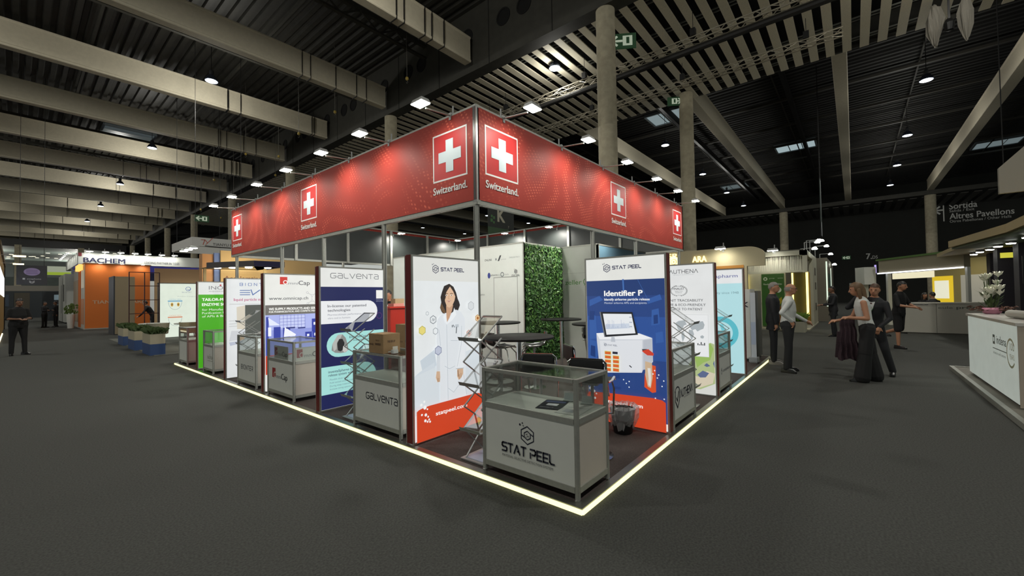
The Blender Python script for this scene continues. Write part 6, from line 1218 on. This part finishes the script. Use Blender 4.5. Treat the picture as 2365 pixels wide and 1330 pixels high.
person('dim figure in dark clothes far down the left aisle, left of a pair', (-1.3, 41, 0), D(-40), 1.72, top=DKSUIT, bottom=BLKC, skin=SKIND, voxel=.016, arms=(((.2, .2, -.8), (.8, -.3, .2), (1, 0, 0)), ((.2, -.2, -.8), (.8, .3, .2), (1, 0, 0))))
person('dim figure in dark clothes far down the left aisle, right of a pair', (-.75, 41.6, 0), D(200), 1.74, top=BLKC, bottom=BLKC, skin=SKIND, voxel=.016)
person('person in a dark suit leaning over a table behind the thin frame', (1.9, 26.0, 0), D(170), 1.72, pitch=.55, head=(-.2, 0, 0), arms=(((.5, .2, -.8), (.6, 0, -.7), (.8, 0, -.4)), ((.5, -.2, -.8), (.6, 0, -.7), (.8, 0, -.4))), top=DKSUIT, bottom=DKSUIT, jacket=True, hair=HD, voxel=.014)
person('person in a grey jacket standing beside the leaning person behind the frame', (2.35, 26.4, 0), D(190), 1.72, top=NAVYC, bottom=DKSUIT, jacket=True, hair=HD, voxel=.014)
person('dark-haired man in a suit standing behind the red information desk', (2.85, 6.55, PH), D(190), 1.72, pitch=.12, head=(.15, 0, 0), top=DKSUIT, bottom=DKSUIT, jacket=True, hair=HD, tie=dye('#3a3d44'), voxel=.012)
finish_people()
# held things
t = thing('phone', 'dark phone held by the stout man on the left aisle', 'phone', (-2.42, 18.5, 1.17), D(-72)); MB().box(-.04, .09, -.05, .05, 0, .012, .006).build('case', BLACK, t); MB().box(-.03, .08, -.042, .042, .012, .0135).build('screen', dye('#3c4046', .2), t)
t = thing('tablet', 'dark tablet carried by the man in black shorts', 'tablet', (12.72, -2.92, 1.2), D(-118)); MB().box(-.12, .12, -.09, .09, 0, .015, .01).build('case', BLACK, t); MB().box(-.1, .1, -.075, .075, .015, .017).build('screen', dye('#2f3438', .2), t)
t = thing('jacket', 'dark plum patterned jacket hanging over the arm of the leaning woman', 'jacket', (6.98, -1.46, .42), D(8))
b = MB(); n, k = 22, 8; rnd = random.Random(6)
vs = []
for sgn in (1, -1):
    for j in range(k+1):
        z = .66*(1-j/k)
        for i in range(n+1):
            u = i/n-.5; wv = .03*math.sin(u*24+j*.3)*(j/k*.8+.2)
            vs.append((sgn*(.035+.03*j/k)+wv, u*(.2+.12*j/k)+.01*math.sin(j*2), z+(.02*math.cos(u*9) if j == k else 0)+(.03 if j == 0 else 0)-(.0 if sgn > 0 else .05*j/k)))
m_ = (n+1)*(k+1)
for q in (0, m_): b.add([], [])
fs = [(q+j*(n+1)+i, q+j*(n+1)+i+1, q+(j+1)*(n+1)+i+1, q+(j+1)*(n+1)+i) for q in (0, m_) for j in range(k) for i in range(n)]
fs += [(i, i+1, m_+i+1, m_+i) for i in range(n)] + [(j*(n+1)+e, (j+1)*(n+1)+e, m_+(j+1)*(n+1)+e, m_+j*(n+1)+e) for j in range(k) for e in (0, n)]
b.add(vs, fs); b.build('cloth', mat('plum_cloth', '#2c1a22', .85, grain=.35, gscale=45), t, True)
b = MB(); b.bar((-.02, .13, .45), (.01, .17, -.02), .07, .05); b.build('sleeve', mat('plum_cloth', '#2c1a22'), t)
t = thing('laptop_stack', 'pink and white leaflets stacked on the red information desk', 'leaflets', (2.5, 5.85, PH+1.396)); MB().box(-.15, .1, -.1, .1, 0, .06).build('stack', dye('#c98a80'), t); MB().box(-.1, .12, -.08, .08, .06, .16).build('card_box', dye('#a99470'), t)
t.name = 'leaflet_stack'
